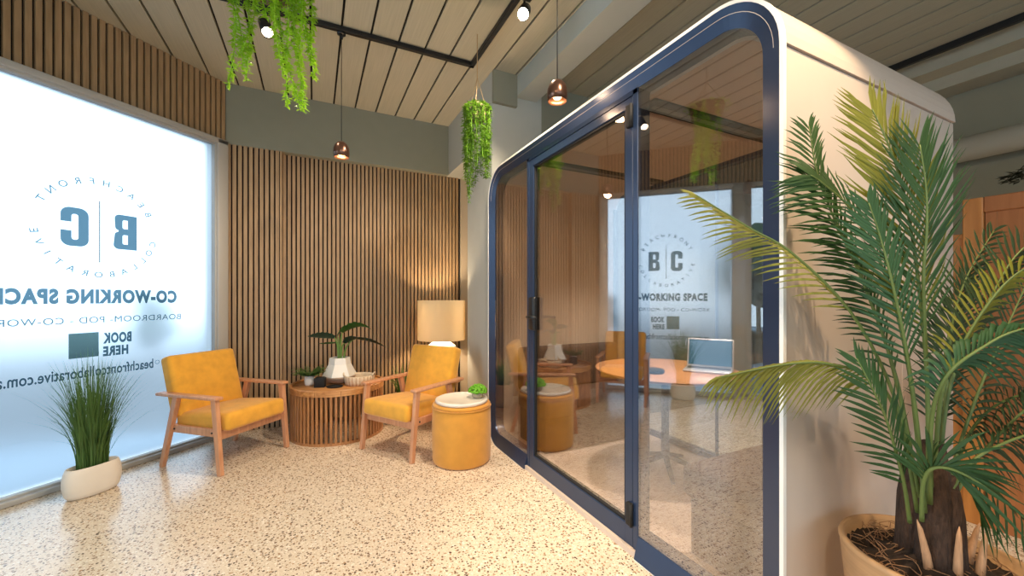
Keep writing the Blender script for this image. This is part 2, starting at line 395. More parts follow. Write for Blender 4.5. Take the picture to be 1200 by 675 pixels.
def block_B(mb, x0, x1, z0, z1, Mx, out):
    """heavy condensed B with square counters"""
    w, h = x1-x0, z1-z0; n = 6
    def arc(cx, cz, r, a0, a1): return [(cx+r*math.cos(a0+(a1-a0)*k/n), cz+r*math.sin(a0+(a1-a0)*k/n)) for k in range(n+1)]
    r = .22*w
    outer = [(x0, z0)] + arc(x1-r, z0+r, r, -PI/2, 0) + arc(x1-r, z0+h*.5-r*.8, r*.8, 0, PI/2*.9) + arc(x1-r*1.1, z0+h*.54+r*.8, r*.8, -PI/2*.9, 0) + arc(x1-r*1.2, z1-r, r, 0, PI/2) + [(x0, z1)]
    holes = []
    for hz0, hz1 in ((.15, .42), (.60, .85)):
        a, b2 = x0+.40*w, x0+.62*w; q = .05*w
        holes.append([(a, z0+hz0*h), (b2-q, z0+hz0*h), (b2, z0+hz0*h+q), (b2, z0+hz1*h-q), (b2-q, z0+hz1*h), (a, z0+hz1*h)])
    poly_fill(mb, outer, holes, Mx, out)
def poly_fill(mb, outer, holes, Mx, out):
    bm = bmesh.new(); es = []
    for lp in [outer]+holes:
        vv = [bm.verts.new((p[0], p[1], 0)) for p in lp]
        for i in range(len(vv)): es.append(bm.edges.new((vv[i], vv[(i+1) % len(vv)])))
    bmesh.ops.triangle_fill(bm, use_beauty=True, use_dissolve=False, edges=es, normal=(0,0,1))
    bm.verts.index_update()
    mb.add([Mx @ Vector((v.co.x, out, v.co.y)) for v in bm.verts], [[v.index for v in f.verts] for f in bm.faces]); bm.free()
def block_C(mb, x0, x1, z0, z1, Mx, out):
    w, h = x1-x0, z1-z0; n = 8; r = .34*w
    def arc(cx, cz, r, a0, a1): return [(cx+r*math.cos(a0+(a1-a0)*k/n), cz+r*math.sin(a0+(a1-a0)*k/n)) for k in range(n+1)]
    i0, i1, t = x0+.38*w, x0+.62*w, .17*h; ri = .1*w
    o = [(x1, z0+.40*h)] + arc(x1-r, z0+r, r, 0, -PI/2) + arc(x0+r, z0+r, r, -PI/2, -PI) + arc(x0+r, z1-r, r, PI, PI/2) + arc(x1-r, z1-r, r, PI/2, 0) + [(x1, z0+.62*h), (i1, z0+.62*h)]
    o += arc(i1-ri, z1-t-ri, ri, 0, PI/2) + arc(i0+ri, z1-t-ri, ri, PI/2, PI) + arc(i0+ri, z0+t+ri, ri, PI, 1.5*PI) + arc(i1-ri, z0+t+ri, ri, -PI/2, 0) + [(i1, z0+.40*h)]
    poly_fill(mb, o, [], Mx, out)
OUT = -.002
lg = MB(); block_B(lg, .682, .823, 1.607, 1.862, WM, OUT); block_C(lg, .959, 1.101, 1.600, 1.862, WM, OUT)
lg.box(.8975, .9035, OUT-.0004, OUT, 1.50, 1.935, WM)
RC, RZ, RR = .90, 1.742, .328
ring_text(lg, 'BEACHFRONT', RC, RZ, RR, math.radians(152), math.radians(27), .042, WM, OUT)
ring_text(lg, 'COLLABORATIVE', RC, RZ, RR, math.radians(193), math.radians(349), .040, WM, OUT, True)
lg.build('logo', M['vinyl'], win)
tx = MB(); fit_text(tx, 'CO-WORKING SPACE', .41, 1.395, 1.208, 1.311, WM, OUT, .06, 1.16); tx.build('headline_lettering', M['vinyl'], win)
tx = MB(); fit_text(tx, 'BOARDROOM- POD - CO-WORK', .38, 1.425, 1.074, 1.118, WM, OUT, .0, 1.1); tx.build('services_lettering', M['vinyl'], win)
tx = MB(); fit_text(tx, 'BOOK', .715, .882, .922, 1.0, WM, OUT, .055, 1.12); fit_text(tx, 'HERE', .735, .882, .832, .903, WM, OUT, .055, 1.12); tx.build('booking_lettering', M['vinyl'], win)
tx = MB(); fit_text(tx, 'beachfrontcollaborative.com.au', .575, 1.41, .700, .775, WM, OUT, .02, 1.05)
gl = [(.548+.016*math.cos(k*PI/8), .742+.016*math.sin(k*PI/8)) for k in range(16)]
gi = [(.548+.0125*math.cos(k*PI/8), .742+.0125*math.sin(k*PI/8)) for k in range(16)]
poly_fill(tx, gl, [gi], WM, OUT); tx.build('address_lettering', M['vinyl'], win)
MB().rbox(.906, 1.062, OUT-.001, OUT, .838, 1.008, .0004, 1, WM).build('square_panel', M['vinyl_dark'], win)

# clear glazed door further along the window wall (seen mirrored in the pod)
dr = thing('door_1', 'clear glazed shop door beyond the frosted window', 'door', kind='structure')
f = MB()
for a, b2 in ((1.81, 1.88), (2.87, 2.95)): f.rbox(a, b2, -.05, .07, 0, 2.675, .006, 2, WM)
f.rbox(1.81, 2.95, -.05, .07, 2.62, 2.678, .006, 2, WM).rbox(1.81, 2.95, -.05, .07, 0, .06, .006, 2, WM)
f.build('frame', M['alu'], dr)
MB().box(1.87, 2.88, 0, .008, .05, 2.63, WM).build('pane', M['doorglass'], dr)
tx = MB(); fit_text(tx, 'CO-WORKING SPACE', 1.95, 2.8, 1.215, 1.30, WM, OUT-.004, .035, 1.06); tx.build('headline_lettering', M['vinyl'], dr)

# unseen glazing added along the window wall and rear wall for fill light
g2 = thing('added_window_2', 'clear glazing added for fill light beyond the glazed door', 'window', kind='structure')
f = MB()
for a in (2.951, 4.37, 5.80): f.rbox(a, a+.06, -.05, .07, 0, 2.675, .005, 1, WM)
f.rbox(2.951, 5.86, -.05, .07, 2.62, 2.678, .005, 1, WM).rbox(2.951, 5.86, -.05, .07, 0, .06, .005, 1, WM)
f.build('frame', M['alu'], g2); MB().box(3.0, 5.82, 0, .008, .05, 2.63, WM).build('pane', M['doorglass'], g2)
g3 = thing('added_window_3', 'clear glazing added for fill light in the rear wall behind the viewpoint', 'window', kind='structure')
f = MB()
for a in (-3.4, -.85, 1.75, 4.34): f.rbox(a, a+.06, -9.48, -9.36, 0, 2.7, .005, 1)
f.rbox(-3.4, 4.4, -9.48, -9.36, 2.64, 2.7, .005, 1).rbox(-3.4, 4.4, -9.48, -9.36, 0, .06, .005, 1)
f.build('frame', M['alu'], g3); MB().box(-3.35, 4.35, -9.43, -9.42, .05, 2.65).build('pane', M['doorglass'], g3)

# outside, behind the glass
struct('ground_outside', MB().box(-14, -.1, .35, 12, -.12, -.02, WM.inverted()@WM if False else Matrix.Identity(4)).box(-16, 14, .25, 12, -.12, -.02, WM), M['outground'], 'pale paving outside the shop window', 'paving')
def outside_tree(w, o, h, r, lab, low=0.0):
    base = WM @ Vector((w, o, 0)); t = thing('shrub', lab, 'shrub', base, 0, 'shrubs outside the glass')
    fo = MB()
    for k in range(16):
        a = random.uniform(0, 2*PI); rr = random.uniform(0, r*.6); q = random.uniform(.22, .42)*r*1.6
        bm = bmesh.new(); bmesh.ops.create_icosphere(bm, subdivisions=2, radius=q)
        for v in bm.verts: v.co *= random.uniform(.85, 1.15)
        bm.transform(Matrix.Translation((rr*math.cos(a), rr*math.sin(a), low+random.uniform(.25, 1)*(h-low)-q*.5))); fo.bm(bm, True)
    fo.build('foliage', M['outtree'], t)
    MB().tube([(0,0,-.02), (.02,0,h*.4), (0,.02,h*.75)], [.05,.04,.025]).build('trunk', M['outtrunk'], t)
outside_tree(.02, .85, 1.3, .15, 'blurred dark shrub behind the frosted glass at its right edge', .75)
outside_tree(2.75, 3.4, 2.6, .7, 'green tree mirrored beyond the clear shop door', 1.2)
outside_tree(4.2, 5.5, 2.9, .9, 'distant tree standing outside the clear shop door', 1.2)

# ------------------------------------------------------------------ meeting pod
AF, AB = 2.10, 3.472                         # pod front and back (x)
B0, B1 = -1.245, -3.692                      # pod far and near sides (y)
ZP = 2.335
def rr_path(inset, r_top, r_bot, part):
    """points (y, z, ny, nz) around the pod outline; part picks a stretch"""
    y0, y1, z0, z1 = B1+inset, B0-inset, inset, ZP-inset
    if part != 'lining' : z0 = 0.0 if inset <= 0 else z0
    n = 12; pts = []
    def arc(cy, cz, r, a0, a1): return [(cy+r*math.cos(a0+(a1-a0)*k/n), cz+r*math.sin(a0+(a1-a0)*k/n), math.cos(a0+(a1-a0)*k/n), math.sin(a0+(a1-a0)*k/n)) for k in range(n+1)]
    TL = arc(y1-r_top, z1-r_top, r_top, 0, PI/2); TR = arc(y0+r_top, z1-r_top, r_top, PI/2, PI)
    BR = arc(y0+r_bot, z0+r_bot, r_bot, PI, 1.5*PI); BL = arc(y1-r_bot, z0+r_bot, r_bot, -PI/2, 0)
    return TL, TR, BR, BL
def sweep(mb, loops, closed=False, smooth=True, mi=0, closed_prof=True):
    """loops: list of rings of points (same length); skins between consecutive rings"""
    n = len(loops[0]); vs = [p for lp in loops for p in lp]; fs = []; m = len(loops)
    for i in range(m if closed else m-1):
        j = (i+1) % m
        for k in range(n if closed_prof else n-1):
            k2 = (k+1) % n; fs.append((i*n+k, i*n+k2, j*n+k2, j*n+k))
    if not closed and closed_prof: fs += [tuple(range(n))[::-1], tuple(range((m-1)*n, m*n))]
    mb.add(vs, fs, smooth, mi); return mb
def shell_sweep(path, x0, x1, th, proud=0.0):
    mb = MB(); loops = []
    for y, z, ny, nz in path:
        o = Vector((0, ny, nz))
        p = Vector((0, y, z))+o*proud; q = p-o*(th+proud)
        loops.append([Vector((x0, p.y, p.z)), Vector((x1, p.y, p.z)), Vector((x1, q.y, q.z)), Vector((x0, q.y, q.z))])
    # flat shading along, smooth across is handled by many segments
    return sweep(mb, loops, smooth=False)
pod = thing('meeting_pod', 'large glass-fronted meeting pod with cream shell and blue-grey frame', 'meeting pod', (0,0,0))
RT, RB = .245, .17
TL, TR, BR, BL = rr_path(0, RT, RB, 'shell')
ZS = ZP-RT
cap_path = [(B0, ZS-.003, 1, 0)]+TL+TR+[(B1, ZS-.003, -1, 0)]
base_path = [(B1, RB+.003, -1, 0)]+BR+BL+[(B0, RB+.003, 1, 0)]
shell_sweep(cap_path, AF+.004, AB, .03, .007).build('roof_cap', M['shell'], pod)
shell_sweep(base_path, AF+.004, AB, .03, 0).build('base_cap', M['shell'], pod)
for nm, y, s in (('side_panel', B1, 1), ('side_panel', B0, -1)):
    mb = MB()
    ya, yb = (y, y+.03) if s > 0 else (y-.03, y)
    for x0, x1 in ((AF+.004, 2.945), (2.95, AB)): mb.rbox(x0, x1, ya, yb, RB+.006, ZS-.006, .002, 1, smooth=False)
    mb.box(2.93, 2.96, ya+.008, yb-.002, RB+.006, ZS-.006)
    mb.build(nm, M['shell'], pod)
# white edge around the front of the shell
full = [(-1.90, 0.0, 0, -1)]+BL+TL+TR+BR+[(-3.02, 0.0, 0, -1)]
mb = MB(); loops = []
for y, z, ny, nz in full:
    loops.append([Vector((AF-.008, y+ny*.010, max(.001, z+nz*.010))), Vector((AF+.008, y+ny*.010, max(.001, z+nz*.010))), Vector((AF+.008, y-ny*.003, z-nz*.003)), Vector((AF-.008, y-ny*.003, z-nz*.003))])
sweep(mb, loops, closed=False, smooth=False); mb.build('edge_trim', M['shelledge'], pod)
# sloped front frame; open where the door reaches the floor
D0, D1 = -1.90, -3.02
path = [(D0, 0.0, 0, -1)]+BL+TL+TR+BR+[(D1, 0.0, 0, -1)]
mb = MB(); loops = []
def inset(p, d, dz):
    y, z, ny, nz = p
    return y-ny*d, z-nz*(dz if nz < 0 else d)
for p in path:
    o = [(.002, .002, AF-.006), (.075, .105, AF+.022), (.080, .110, AF+.10), (.004, .004, AF+.10)]
    lp = []
    for d, dz, xx in o:
        y, z = inset(p, d, dz); lp.append(Vector((xx, y, z)))
    loops.append(lp)
sweep(mb, loops, closed=False, smooth=False)
mb.rbox(AF+.02, AF+.10, D0-.035, D0, .0, ZP-.07, .003, 1, smooth=False)
mb.rbox(AF+.02, AF+.10, D1, D1+.035, .0, ZP-.07, .003, 1, smooth=False)
mb.box(AF+.02, AF+.10, D1, D0, ZP-.095, ZP-.07)
mb.box(AF+.03, AF+.10, D1, D0, 0, .012)
mb.build('frame', M['podframe'], pod)
# fixed panes
def pane_outline(yl, yh, round_hi):
    """rounded on the side next to the shell"""
    r = .15; n = 8; z0, z1 = .10, ZP-.074
    def arc(cy, cz, a0): return [(cy+r*math.cos(a0+PI/2*k/n), cz+r*math.sin(a0+PI/2*k/n)) for k in range(n+1)]
    if round_hi: return [(yl, z0)]+arc(yh-r, z0+r, -PI/2)+arc(yh-r, z1-r, 0)+[(yl, z1)]
    return [(yh, z1)]+arc(yl+r, z1-r, PI/2)+arc(yl+r, z0+r, PI)+[(yh, z0)]
def prism_x(mb, poly, x0, x1):
    n = len(poly); vs = [Vector((x0, y, z)) for y, z in poly]+[Vector((x1, y, z)) for y, z in poly]
    fs = [tuple(range(n))[::-1], tuple(range(n, 2*n))]+[(k, (k+1) % n, n+(k+1) % n, n+k) for k in range(n)]
    return mb.add(vs, fs)
prism_x(MB(), pane_outline(D0-.002, B0-.072, True), AF+.024, AF+.032).build('fixed_pane', M['glass'], pod)
prism_x(MB(), pane_outline(B1+.072, D1+.002, False), AF+.024, AF+.032).build('fixed_pane', M['glass'], pod)
# door
E0, E1 = D0-.037, D1+.037
dz0, dz1 = .014, ZP-.097
mb = MB()
mb.rbox(AF+.022, AF+.072, E0-.058, E0, dz0, dz1, .003, 1, smooth=False)
mb.rbox(AF+.022, AF+.072, E1, E1+.055, dz0, dz1, .003, 1, smooth=False)
mb.rbox(AF+.022, AF+.072, E1+.05, E0-.05, dz1-.05, dz1, .003, 1, smooth=False)
mb.rbox(AF+.022, AF+.072, E1+.05, E0-.05, dz0, dz0+.115, .003, 1, smooth=False)
door = mb.build('door', M['podframe'], pod)
mb = MB(); g = .012
for a, b2, c2, d2 in ((E0-.058-g, E0-.058, dz0+.11, dz1-.045), (E1+.055, E1+.055+g, dz0+.11, dz1-.045), (E1+.05, E0-.05, dz1-.05-g, dz1-.05), (E1+.05, E0-.05, dz0+.115, dz0+.115+g)):
    mb.box(AF+.03, AF+.066, a, b2, c2, d2)
mb.build('gasket', M['blackmatte'], door)
MB().box(AF+.038, AF+.046, E1+.05, E0-.05, dz0+.1, dz1-.04).build('door_pane', M['glass'], door)
mb = MB()
mb.rbox(AF-.002, AF+.03, E0-.100, E0-.02, 1.02, 1.255, .012, 3)
mb.tube([(AF+.01, E0-.075, 1.115), (AF-.035, E0-.075, 1.115)], .011, 12)
mb.tube([(AF-.035, E0-.065, 1.115), (AF-.037, E0-.10, 1.115), (AF-.037, E0-.195, 1.115)], [.010, .011, .010], 12)
mb.build('handle', M['black'], door)
for z in (.19, 2.14):
    MB().rbox(AF+.004, AF+.03, E1-.004, E1+.032, z-.055, z+.055, .004, 2).tube([(AF+.008, E1-.003, z-.055), (AF+.008, E1-.003, z+.055)], .008, 10).build('hinge', M['blackmatte'], door)
# lining, ceiling, floor, rear glazing
LI = .095
TL2, TR2, BR2, BL2 = rr_path(LI, .15, .03, 'lining')
lin = [(B0-LI, .02, 1, 0)]+TL2+TR2+[(B1+LI, .02, -1, 0)]
mb = MB(); loops = []
for y, z, ny, nz in lin:
    loops.append([Vector((AF+.10, y, z)), Vector((AB-.03, y, z)), Vector((AB-.03, y+ny*.05, z+nz*.05)), Vector((AF+.10, y+ny*.05, z+nz*.05))])
sweep(mb, loops, smooth=False); mb.build('felt_lining', M['felt'], pod)
MB().box(AB-.05, AB-.042, B1+.09, B0-.09, .03, ZP-LI).build('rear_pane', M['glassback'], pod)
mb = MB(); mb.box(AB-.07, AB-.01, B1+.2, B0-.2, ZP-LI-.03, ZP-.035).box(AB-.07, AB-.01, B1+.15, B0-.15, .035, .07)
mb.box(AB-.07, AB-.01, B1+.045, B1+.1, .13, ZP-.14).box(AB-.07, AB-.01, B0-.1, B0-.045, .13, ZP-.14).box(AB-.06, AB-.035, -2.475, -2.465, .07, ZP-LI)
mb.build('rear_frame', M['podframe'], pod)
for yy in (-1.96, -2.96):
    mb = MB(); zc = ZP-LI
    mb.rbox(AF+.14, AB-.1, yy-.055, yy+.055, zc-.014, zc+.004, .006, 2)
    sl = mb.build('ceiling_slot', M['blackmatte'], pod)
    MB().box(AF+.18, AB-.14, yy-.018, yy+.018, zc-.0165, zc-.013).build('diffuser', mat('slot_diffuser', srgb(120,112,104), .6), sl)

# pod furniture
def bench(y_wall, s, lab):
    t = thing('bench_seat', lab, 'bench', (0,0,0), 0, 'brown benches inside the pod')
    def B(nm, x0, x1, d0, d1, z0, z1, r):
        ya, yb = sorted((y_wall+s*d0, y_wall+s*d1)); MB().rbox(x0, x1, ya, yb, z0, z1, r, 3).build(nm, M['bench'], t)
    B('plinth', 2.34, 3.34, .03, .46, .03, .30, .01)
    B('seat_cushion', 2.32, 3.36, .02, .50, .30, .45, .03)
    B('backrest', 2.32, 3.36, .005, .12, .45, .82, .03)
bench(B0-LI, -1, 'dark brown bench at the far end inside the pod')
bench(B1+LI, 1, 'dark brown bench at the near end inside the pod')
tb = thing('pod_table', 'round oak table on a star base inside the pod', 'table', (2.97, -2.40, 0.03))
MB().lathe([(0,.685),(.44,.685),(.50,.705),(.505,.71),(.5,.715),(0,.715)], 64, sx=.95, sy=1.0).build('table_top', M['podtable'], tb)
MB().lathe([(0,.10),(.03,.10),(.026,.3),(.026,.66),(.10,.675),(.12,.685),(0,.685)], 24).build('pedestal', M['blackmatte'], tb)
mb = MB()
for k in range(5):
    a = 2*PI*k/5+.3; d = Vector((math.cos(a), math.sin(a), 0))
    mb.beam(d*.02+Vector((0,0,.10)), d*.28+Vector((0,0,.018)), d.cross(Vector((0,0,1))), .035, .03, .02, .02, .003)
mb.build('star_base', M['blackmatte'], tb)
lt = thing('laptop', 'open silver laptop on the round pod table', 'laptop', (3.16, -2.60, .7455), math.radians(-58))
MB().rbox(-.15, .15, -.105, .105, 0, .014, .005, 2).build('base', M['silver'], lt)
MB().rbox(-.135, .135, -.01, .085, .0142, .0152, .0004, 1).build('keyboard', M['keys'], lt)
Ms = Matrix.Translation((0, .105, .012)) @ Matrix.Rotation(math.radians(-18), 4, 'X')
sc = MB().rbox(-.15, .15, -.004, .004, 0, .205, .003, 2, Ms).build('lid', M['silver'], lt)
MB().box(-.14, .14, -.0052, -.0042, .012, .195, Ms).build('screen', M['screen'], sc)
tag(MB().lathe([(0,0),(.06,0),(.066,.006),(.066,.02),(.055,.028),(0,.03)], 32).build('speaker_puck', M['blackmatte'], None, (2.78, -2.48, .7455)), 'round black conference speaker on the pod table', 'speaker')

# ------------------------------------------------------------------ armchairs
def make_armchair(lab):
    t = thing('armchair', lab, 'armchair', (0,0,0), 0, 'mustard lounge armchairs'); W = .283; cw = M['chairwood']
    for s in (1, -1):
        MB().beam((.285, s*W, 0), (.232, s*W, .527), (1,0,0), .036, .030, .046, .034).build('leg', cw, t)
        MB().beam((-.285, s*W, 0), (-.135, s*W, .527), (1,0,0), .034, .030, .046, .034).build('leg', cw, t)
        mb = MB(); mb.rbox(-.315, .275, s*W-.031, s*W+.031, .527, .551, .008, 3)
        mb.build('armrest', cw, t)
        r = MB().rbox(-.205, .245, s*(W-.016)-.012, s*(W-.016)+.012, .262, .318, .004, 2, smooth=False).build('side_rail', cw, t)
        for xx in (-.165, .20):
            Mx = Matrix.Translation((xx, s*(W-.003), .29)) @ Matrix.Rotation(-s*PI/2, 4, 'X')
            MB().lathe([(0,.005),(.006,.005),(.007,0)], 12, M=Mx).build('bolt', M['black'], r)
    MB().rbox(.225, .250, -W+.018, W-.018, .238, .300, .004, 2, smooth=False).build('front_rail', cw, t)
    MB().rbox(-.205, -.180, -W+.018, W-.018, .262, .318, .004, 2, smooth=False).build('rear_rail', cw, t)
    # seat cushion, plump, tilted back
    def cushion(x0, x1, y0, y1, z0, z1, r, Mx, bulge):
        bm = bmesh.new(); bmesh.ops.create_cube(bm, size=1)
        for v in bm.verts: v.co = Vector(((x0+x1)/2+v.co.x*(x1-x0), (y0+y1)/2+v.co.y*(y1-y0), (z0+z1)/2+v.co.z*(z1-z0)))
        bmesh.ops.bevel(bm, geom=bm.edges[:], offset=r, segments=4, profile=.5, affect='EDGES')
        bmesh.ops.subdivide_edges(bm, edges=[e for e in bm.edges if e.calc_length() > .1], cuts=7, use_grid_fill=True)
        cx, cy, cz = (x0+x1)/2, (y0+y1)/2, (z0+z1)/2
        for v in bm.verts:
            u, w = (v.co.x-cx)/((x1-x0)/2), (v.co.y-cy)/((y1-y0)/2)
            if v.co.z > cz: v.co.z += bulge*max(0, 1-u*u)*max(0, 1-w*w)
        bm.transform(Mx); return MB().bm(bm, True)
    Mx = Matrix.Translation((-.2, 0, .264)) @ Matrix.Rotation(math.radians(-4), 4, 'Y')
    seat = cushion(0, .515, -.25, .25, .0, .128, .032, Mx, .02)
    # the part in front of the legs is as wide as the frame
    seat.build('seat_cushion', M['mustard'], t)
    rec = math.radians(15)
    Mb = Matrix.Translation((-.155, 0, .335)) @ Matrix.Rotation(-rec, 4, 'Y') @ Matrix.Rotation(PI/2, 4, 'Y') @ Matrix.Scale(1, 4)
    # local x -> down after rotation; build the slab then stand it up
    bmk = cushion(-.465, 0, -.262, .262, 0, .105, .03, Matrix.Identity(4), .015)
    bk = MB(); vs = []
    for v in bmk.v:
        h, th = -v[0], v[2]          # height along the back, thickness towards the front
        p = Vector((-.24 - math.sin(rec)*h + math.cos(rec)*th, v[1], .345 + math.cos(rec)*h + math.sin(rec)*th)); vs.append(p)
    bk.add(vs, bmk.f, True); bk.build('back_cushion', M['mustard'], t)
    for s in (1, -1):
        MB().beam((-.20, s*.20, .29), (-.33, s*.20, .70), (0,1,0), .04, .018).build('back_post', cw, t)
    return t
ch = make_armchair('mustard armchair in front of the frosted window, left of the slatted table')
ch.location = (.12, -.651, 0); ch.rotation_euler = (0, 0, math.atan2(-.676, .737))
ch2 = dup(ch, (1.476, -1.038, 0), math.atan2(-.540, -.842), 'mustard armchair in front of the table lamp, beside the round ottoman')

# ------------------------------------------------------------------ slatted drum table and what stands on it
dt = thing('drum_table', 'round slatted timber drum table between the two armchairs', 'coffee table', (.931, -.392, 0))
R = .405
MB().lathe([(0,.435),(R-.02,.435),(R-.02,.452),(0,.452)], 72).build('table_top', M['acacia'], dt)
mb = MB()
for k in range(12):     # rim staves
    a0, a1 = 2*PI*k/12+.004, 2*PI*(k+1)/12-.002; n = 7; pr = [(R-.022,.415),(R,.415),(R,.462),(R-.004,.467),(R-.018,.467),(R-.022,.463)]
    loops = [[Vector((r*math.cos(a0+(a1-a0)*i/n), r*math.sin(a0+(a1-a0)*i/n), z)) for r, z in pr] for i in range(n+1)]
    sweep(mb, loops, smooth=False)
mb.build('rim', M['acacia'], dt)
mb = MB()
for k in range(64):
    a = 2*PI*k/64; Mx = Matrix.Rotation(a, 4, 'Z')
    mb.rbox(R-.026, R-.006, -.010, .010, .018, .418, .003, 1, Mx, smooth=False)
mb.build('slat_drum', M['acacia_dark'], dt)
MB().lathe([(R-.034,.0),(R-.004,.0),(R-.004,.022),(R-.034,.022),(R-.034,0)], 72, smooth=False).build('base_ring', M['acacia_dark'], dt)

TZ = .4525
pl = thing('leafy_planter', 'large-leaved plant in a white faceted planter on the drum table', 'potted plant', (.945, -.36, TZ))
mb = MB()
mb.lathe([(0,.066),(.150,.066),(.152,.07),(.098,.175),(.090,.235),(.083,.236),(.08,.20),(0,.20)], 6, smooth=False)
mb.build('planter', M['white'], pl)
MB().lathe([(0,0),(.075,0),(.11,.02),(.138,.05),(.148,.066),(0,.066)], 36).build('saucer', M['taupe'], pl)
MB().lathe([(0,.205),(.079,.205)], 20).build('soil', M['soil'], pl)
def big_leaf(tip, root, bend, width, mname):
    mb = MB(); root, tip = Vector(root), Vector(tip)
    s0 = Vector((root.x*.25, root.y*.25, .2)); pts = []
    for i in range(9):
        f = i/8; p = s0.lerp(root, f); p = Vector((s0.x+(root.x-s0.x)*f**2, s0.y+(root.y-s0.y)*f**2, s0.z+(root.z-s0.z)*(1-(1-f)**1.5))); pts.append(p)
    mb.tube(pts, [.010-.005*i/8 for i in range(9)], 8, mi=1)
    side = ((tip-root).cross(Vector((0,0,1))).normalized()+Vector((0,0,.55))).normalized(); lp = []; ws = []
    for i in range(13):
        f = i/12; p = root.lerp(tip, f); p.z += bend*4*f*(1-f); lp.append(p)
        w = width*(math.sin(PI*min(1, (f*.86+.14)))**.8)*(1+.12*math.cos(i*PI)); ws.append(max(.001, w if i < 12 else .001))
    mb.strip(lp, ws, side, 0, .25)
    return mb.build('leaf', [M[mname], M['stemgreen']], pl)
# directions: image right is about (+.897, -.443), image left the opposite
IR = Vector((.8967, -.4426, 0)); IF = Vector((.4426, .8967, 0))
def ip(r, f, z): v = IR*r+IF*f; return (v.x, v.y, z)
big_leaf(ip(.31, -.03, .50), ip(.03, -.02, .47), .05, .055, 'elephant')
big_leaf(ip(-.29, -.03, .435), ip(-.05, .0, .42), .01, .050, 'elephant_d')
big_leaf(ip(.43, .02, .325), ip(.15, .0, .41), .015, .045, 'elephant_d')
big_leaf(ip(.22, -.10, .425), ip(.05, -.02, .37), .02, .04, 'elephant_d')
big_leaf(ip(-.22, .03, .36), ip(-.02, .02, .37), .0, .015, 'elephant')
big_leaf(ip(.05, .06, .53), ip(-.03, .02, .43), .02, .035, 'elephant')

def little_fern(name, lab, cat, loc, mfol, mpot, pr, ph, n, ln, up=.6):
    t = thing(name, lab, cat, loc)
    MB().lathe([(0,0),(pr*.78,0),(pr*.95,ph*.15),(pr,ph*.55),(pr*.92,ph),(pr*.84,ph),(pr*.84,ph*.85),(0,ph*.85)], 32).build('pot', mpot, t)
    mb = MB()
    for k in range(n):
        a = random.uniform(0, 2*PI); l = ln*random.uniform(.6, 1); e = random.uniform(up-.4, up+.5); d = Vector((math.cos(a), math.sin(a), 0)); sd = d.cross(Vector((0,0,1)))
        P = [Vector((0,0,ph*.9))+d*(pr*.3)+d*l*f*math.cos(e*(1-f*.6))+Vector((0,0,l*(math.sin(e)*f-.35*f*f))) for f in (0,.25,.5,.75,1)]
        mb.strip(P, [.0012,.0012,.0012,.001,.0005], sd)
        for q in range(2, 13):
            f = q/12; i = min(3, int(f*4)); p = P[i].lerp(P[i+1], f*4-i); w = .028*math.sin(PI*f*.9+.2)
            for s in (1, -1):
                tp = p+sd*(s*w)+d*w*.5+Vector((0,0,random.uniform(-.006,.004)))
                mb.strip([p, p.lerp(tp,.5), tp], [.002,.005,.0004], d)
    mb.build('foliage', mfol, t); return t
little_fern('potted_fern', 'small green fern in a white cup on the drum table', 'potted plant', (.690, -.385, TZ), M['fern'], M['white'], .043, .088, 60, .15, .95)
tag(MB().rbox(-.045, .045, -.03, .03, 0, .085, .005, 2).rbox(-.036, .036, -.022, .022, .085, .089, .002, 1).build('candle_box', M['blackmatte'], None, (.775, -.505, TZ), math.radians(-20)), 'small black box beside the fern cup on the drum table', 'box')
tag(MB().lathe([(0,0),(.058,0),(.062,.006),(.062,.011),(.055,.011),(.052,.006),(0,.006)], 32, sx=1.15).build('coaster', M['blackmatte'], None, (.892, -.560, TZ), math.radians(-26)), 'flat dark dish near the front edge of the drum table', 'dish')
bk = thing('woven_basket', 'low round woven basket with loop handles on the drum table', 'basket', (1.105, -.515, TZ), math.radians(-26))
mb = MB(); n = 72; prof = [(.118,.0),(.128,.03),(.132,.06),(.131,.085)]
loops = []
for k in range(n+1):
    a = 2*PI*k/n; q = 1+.022*math.cos(a*24)
    loops.append([Vector((r*q*math.cos(a), r*q*math.sin(a), z)) for r, z in prof]+[Vector((r*.94*math.cos(a), r*.94*math.sin(a), z)) for r, z in prof[::-1]])
sweep(mb, loops, closed_prof=True); mb.build('basket_wall', M['woven'], bk)
MB().lathe([(0,.004),(.115,.004)], 36).build('basket_floor', M['woven_dark'], bk)
mb = MB()
for k in range(24):
    a = 2*PI*(k+.5)/24; d = Vector((math.cos(a), math.sin(a), 0)); mb.tube([d*.1175+Vector((0,0,.004)), d*.1275+Vector((0,0,.04)), d*.1295+Vector((0,0,.08))], .0035, 6)
mb.build('dark_weave', M['woven_dark'], bk)
for s in (1, -1):
    mb = MB(); mb.tube([(s*.13+.01*math.sin(q*PI/8)*s, .035*math.cos(q*PI/8), .078+.030*math.sin(q*PI/8)) for q in range(9)], .008, 8); mb.build('handle', M['woven'], bk)

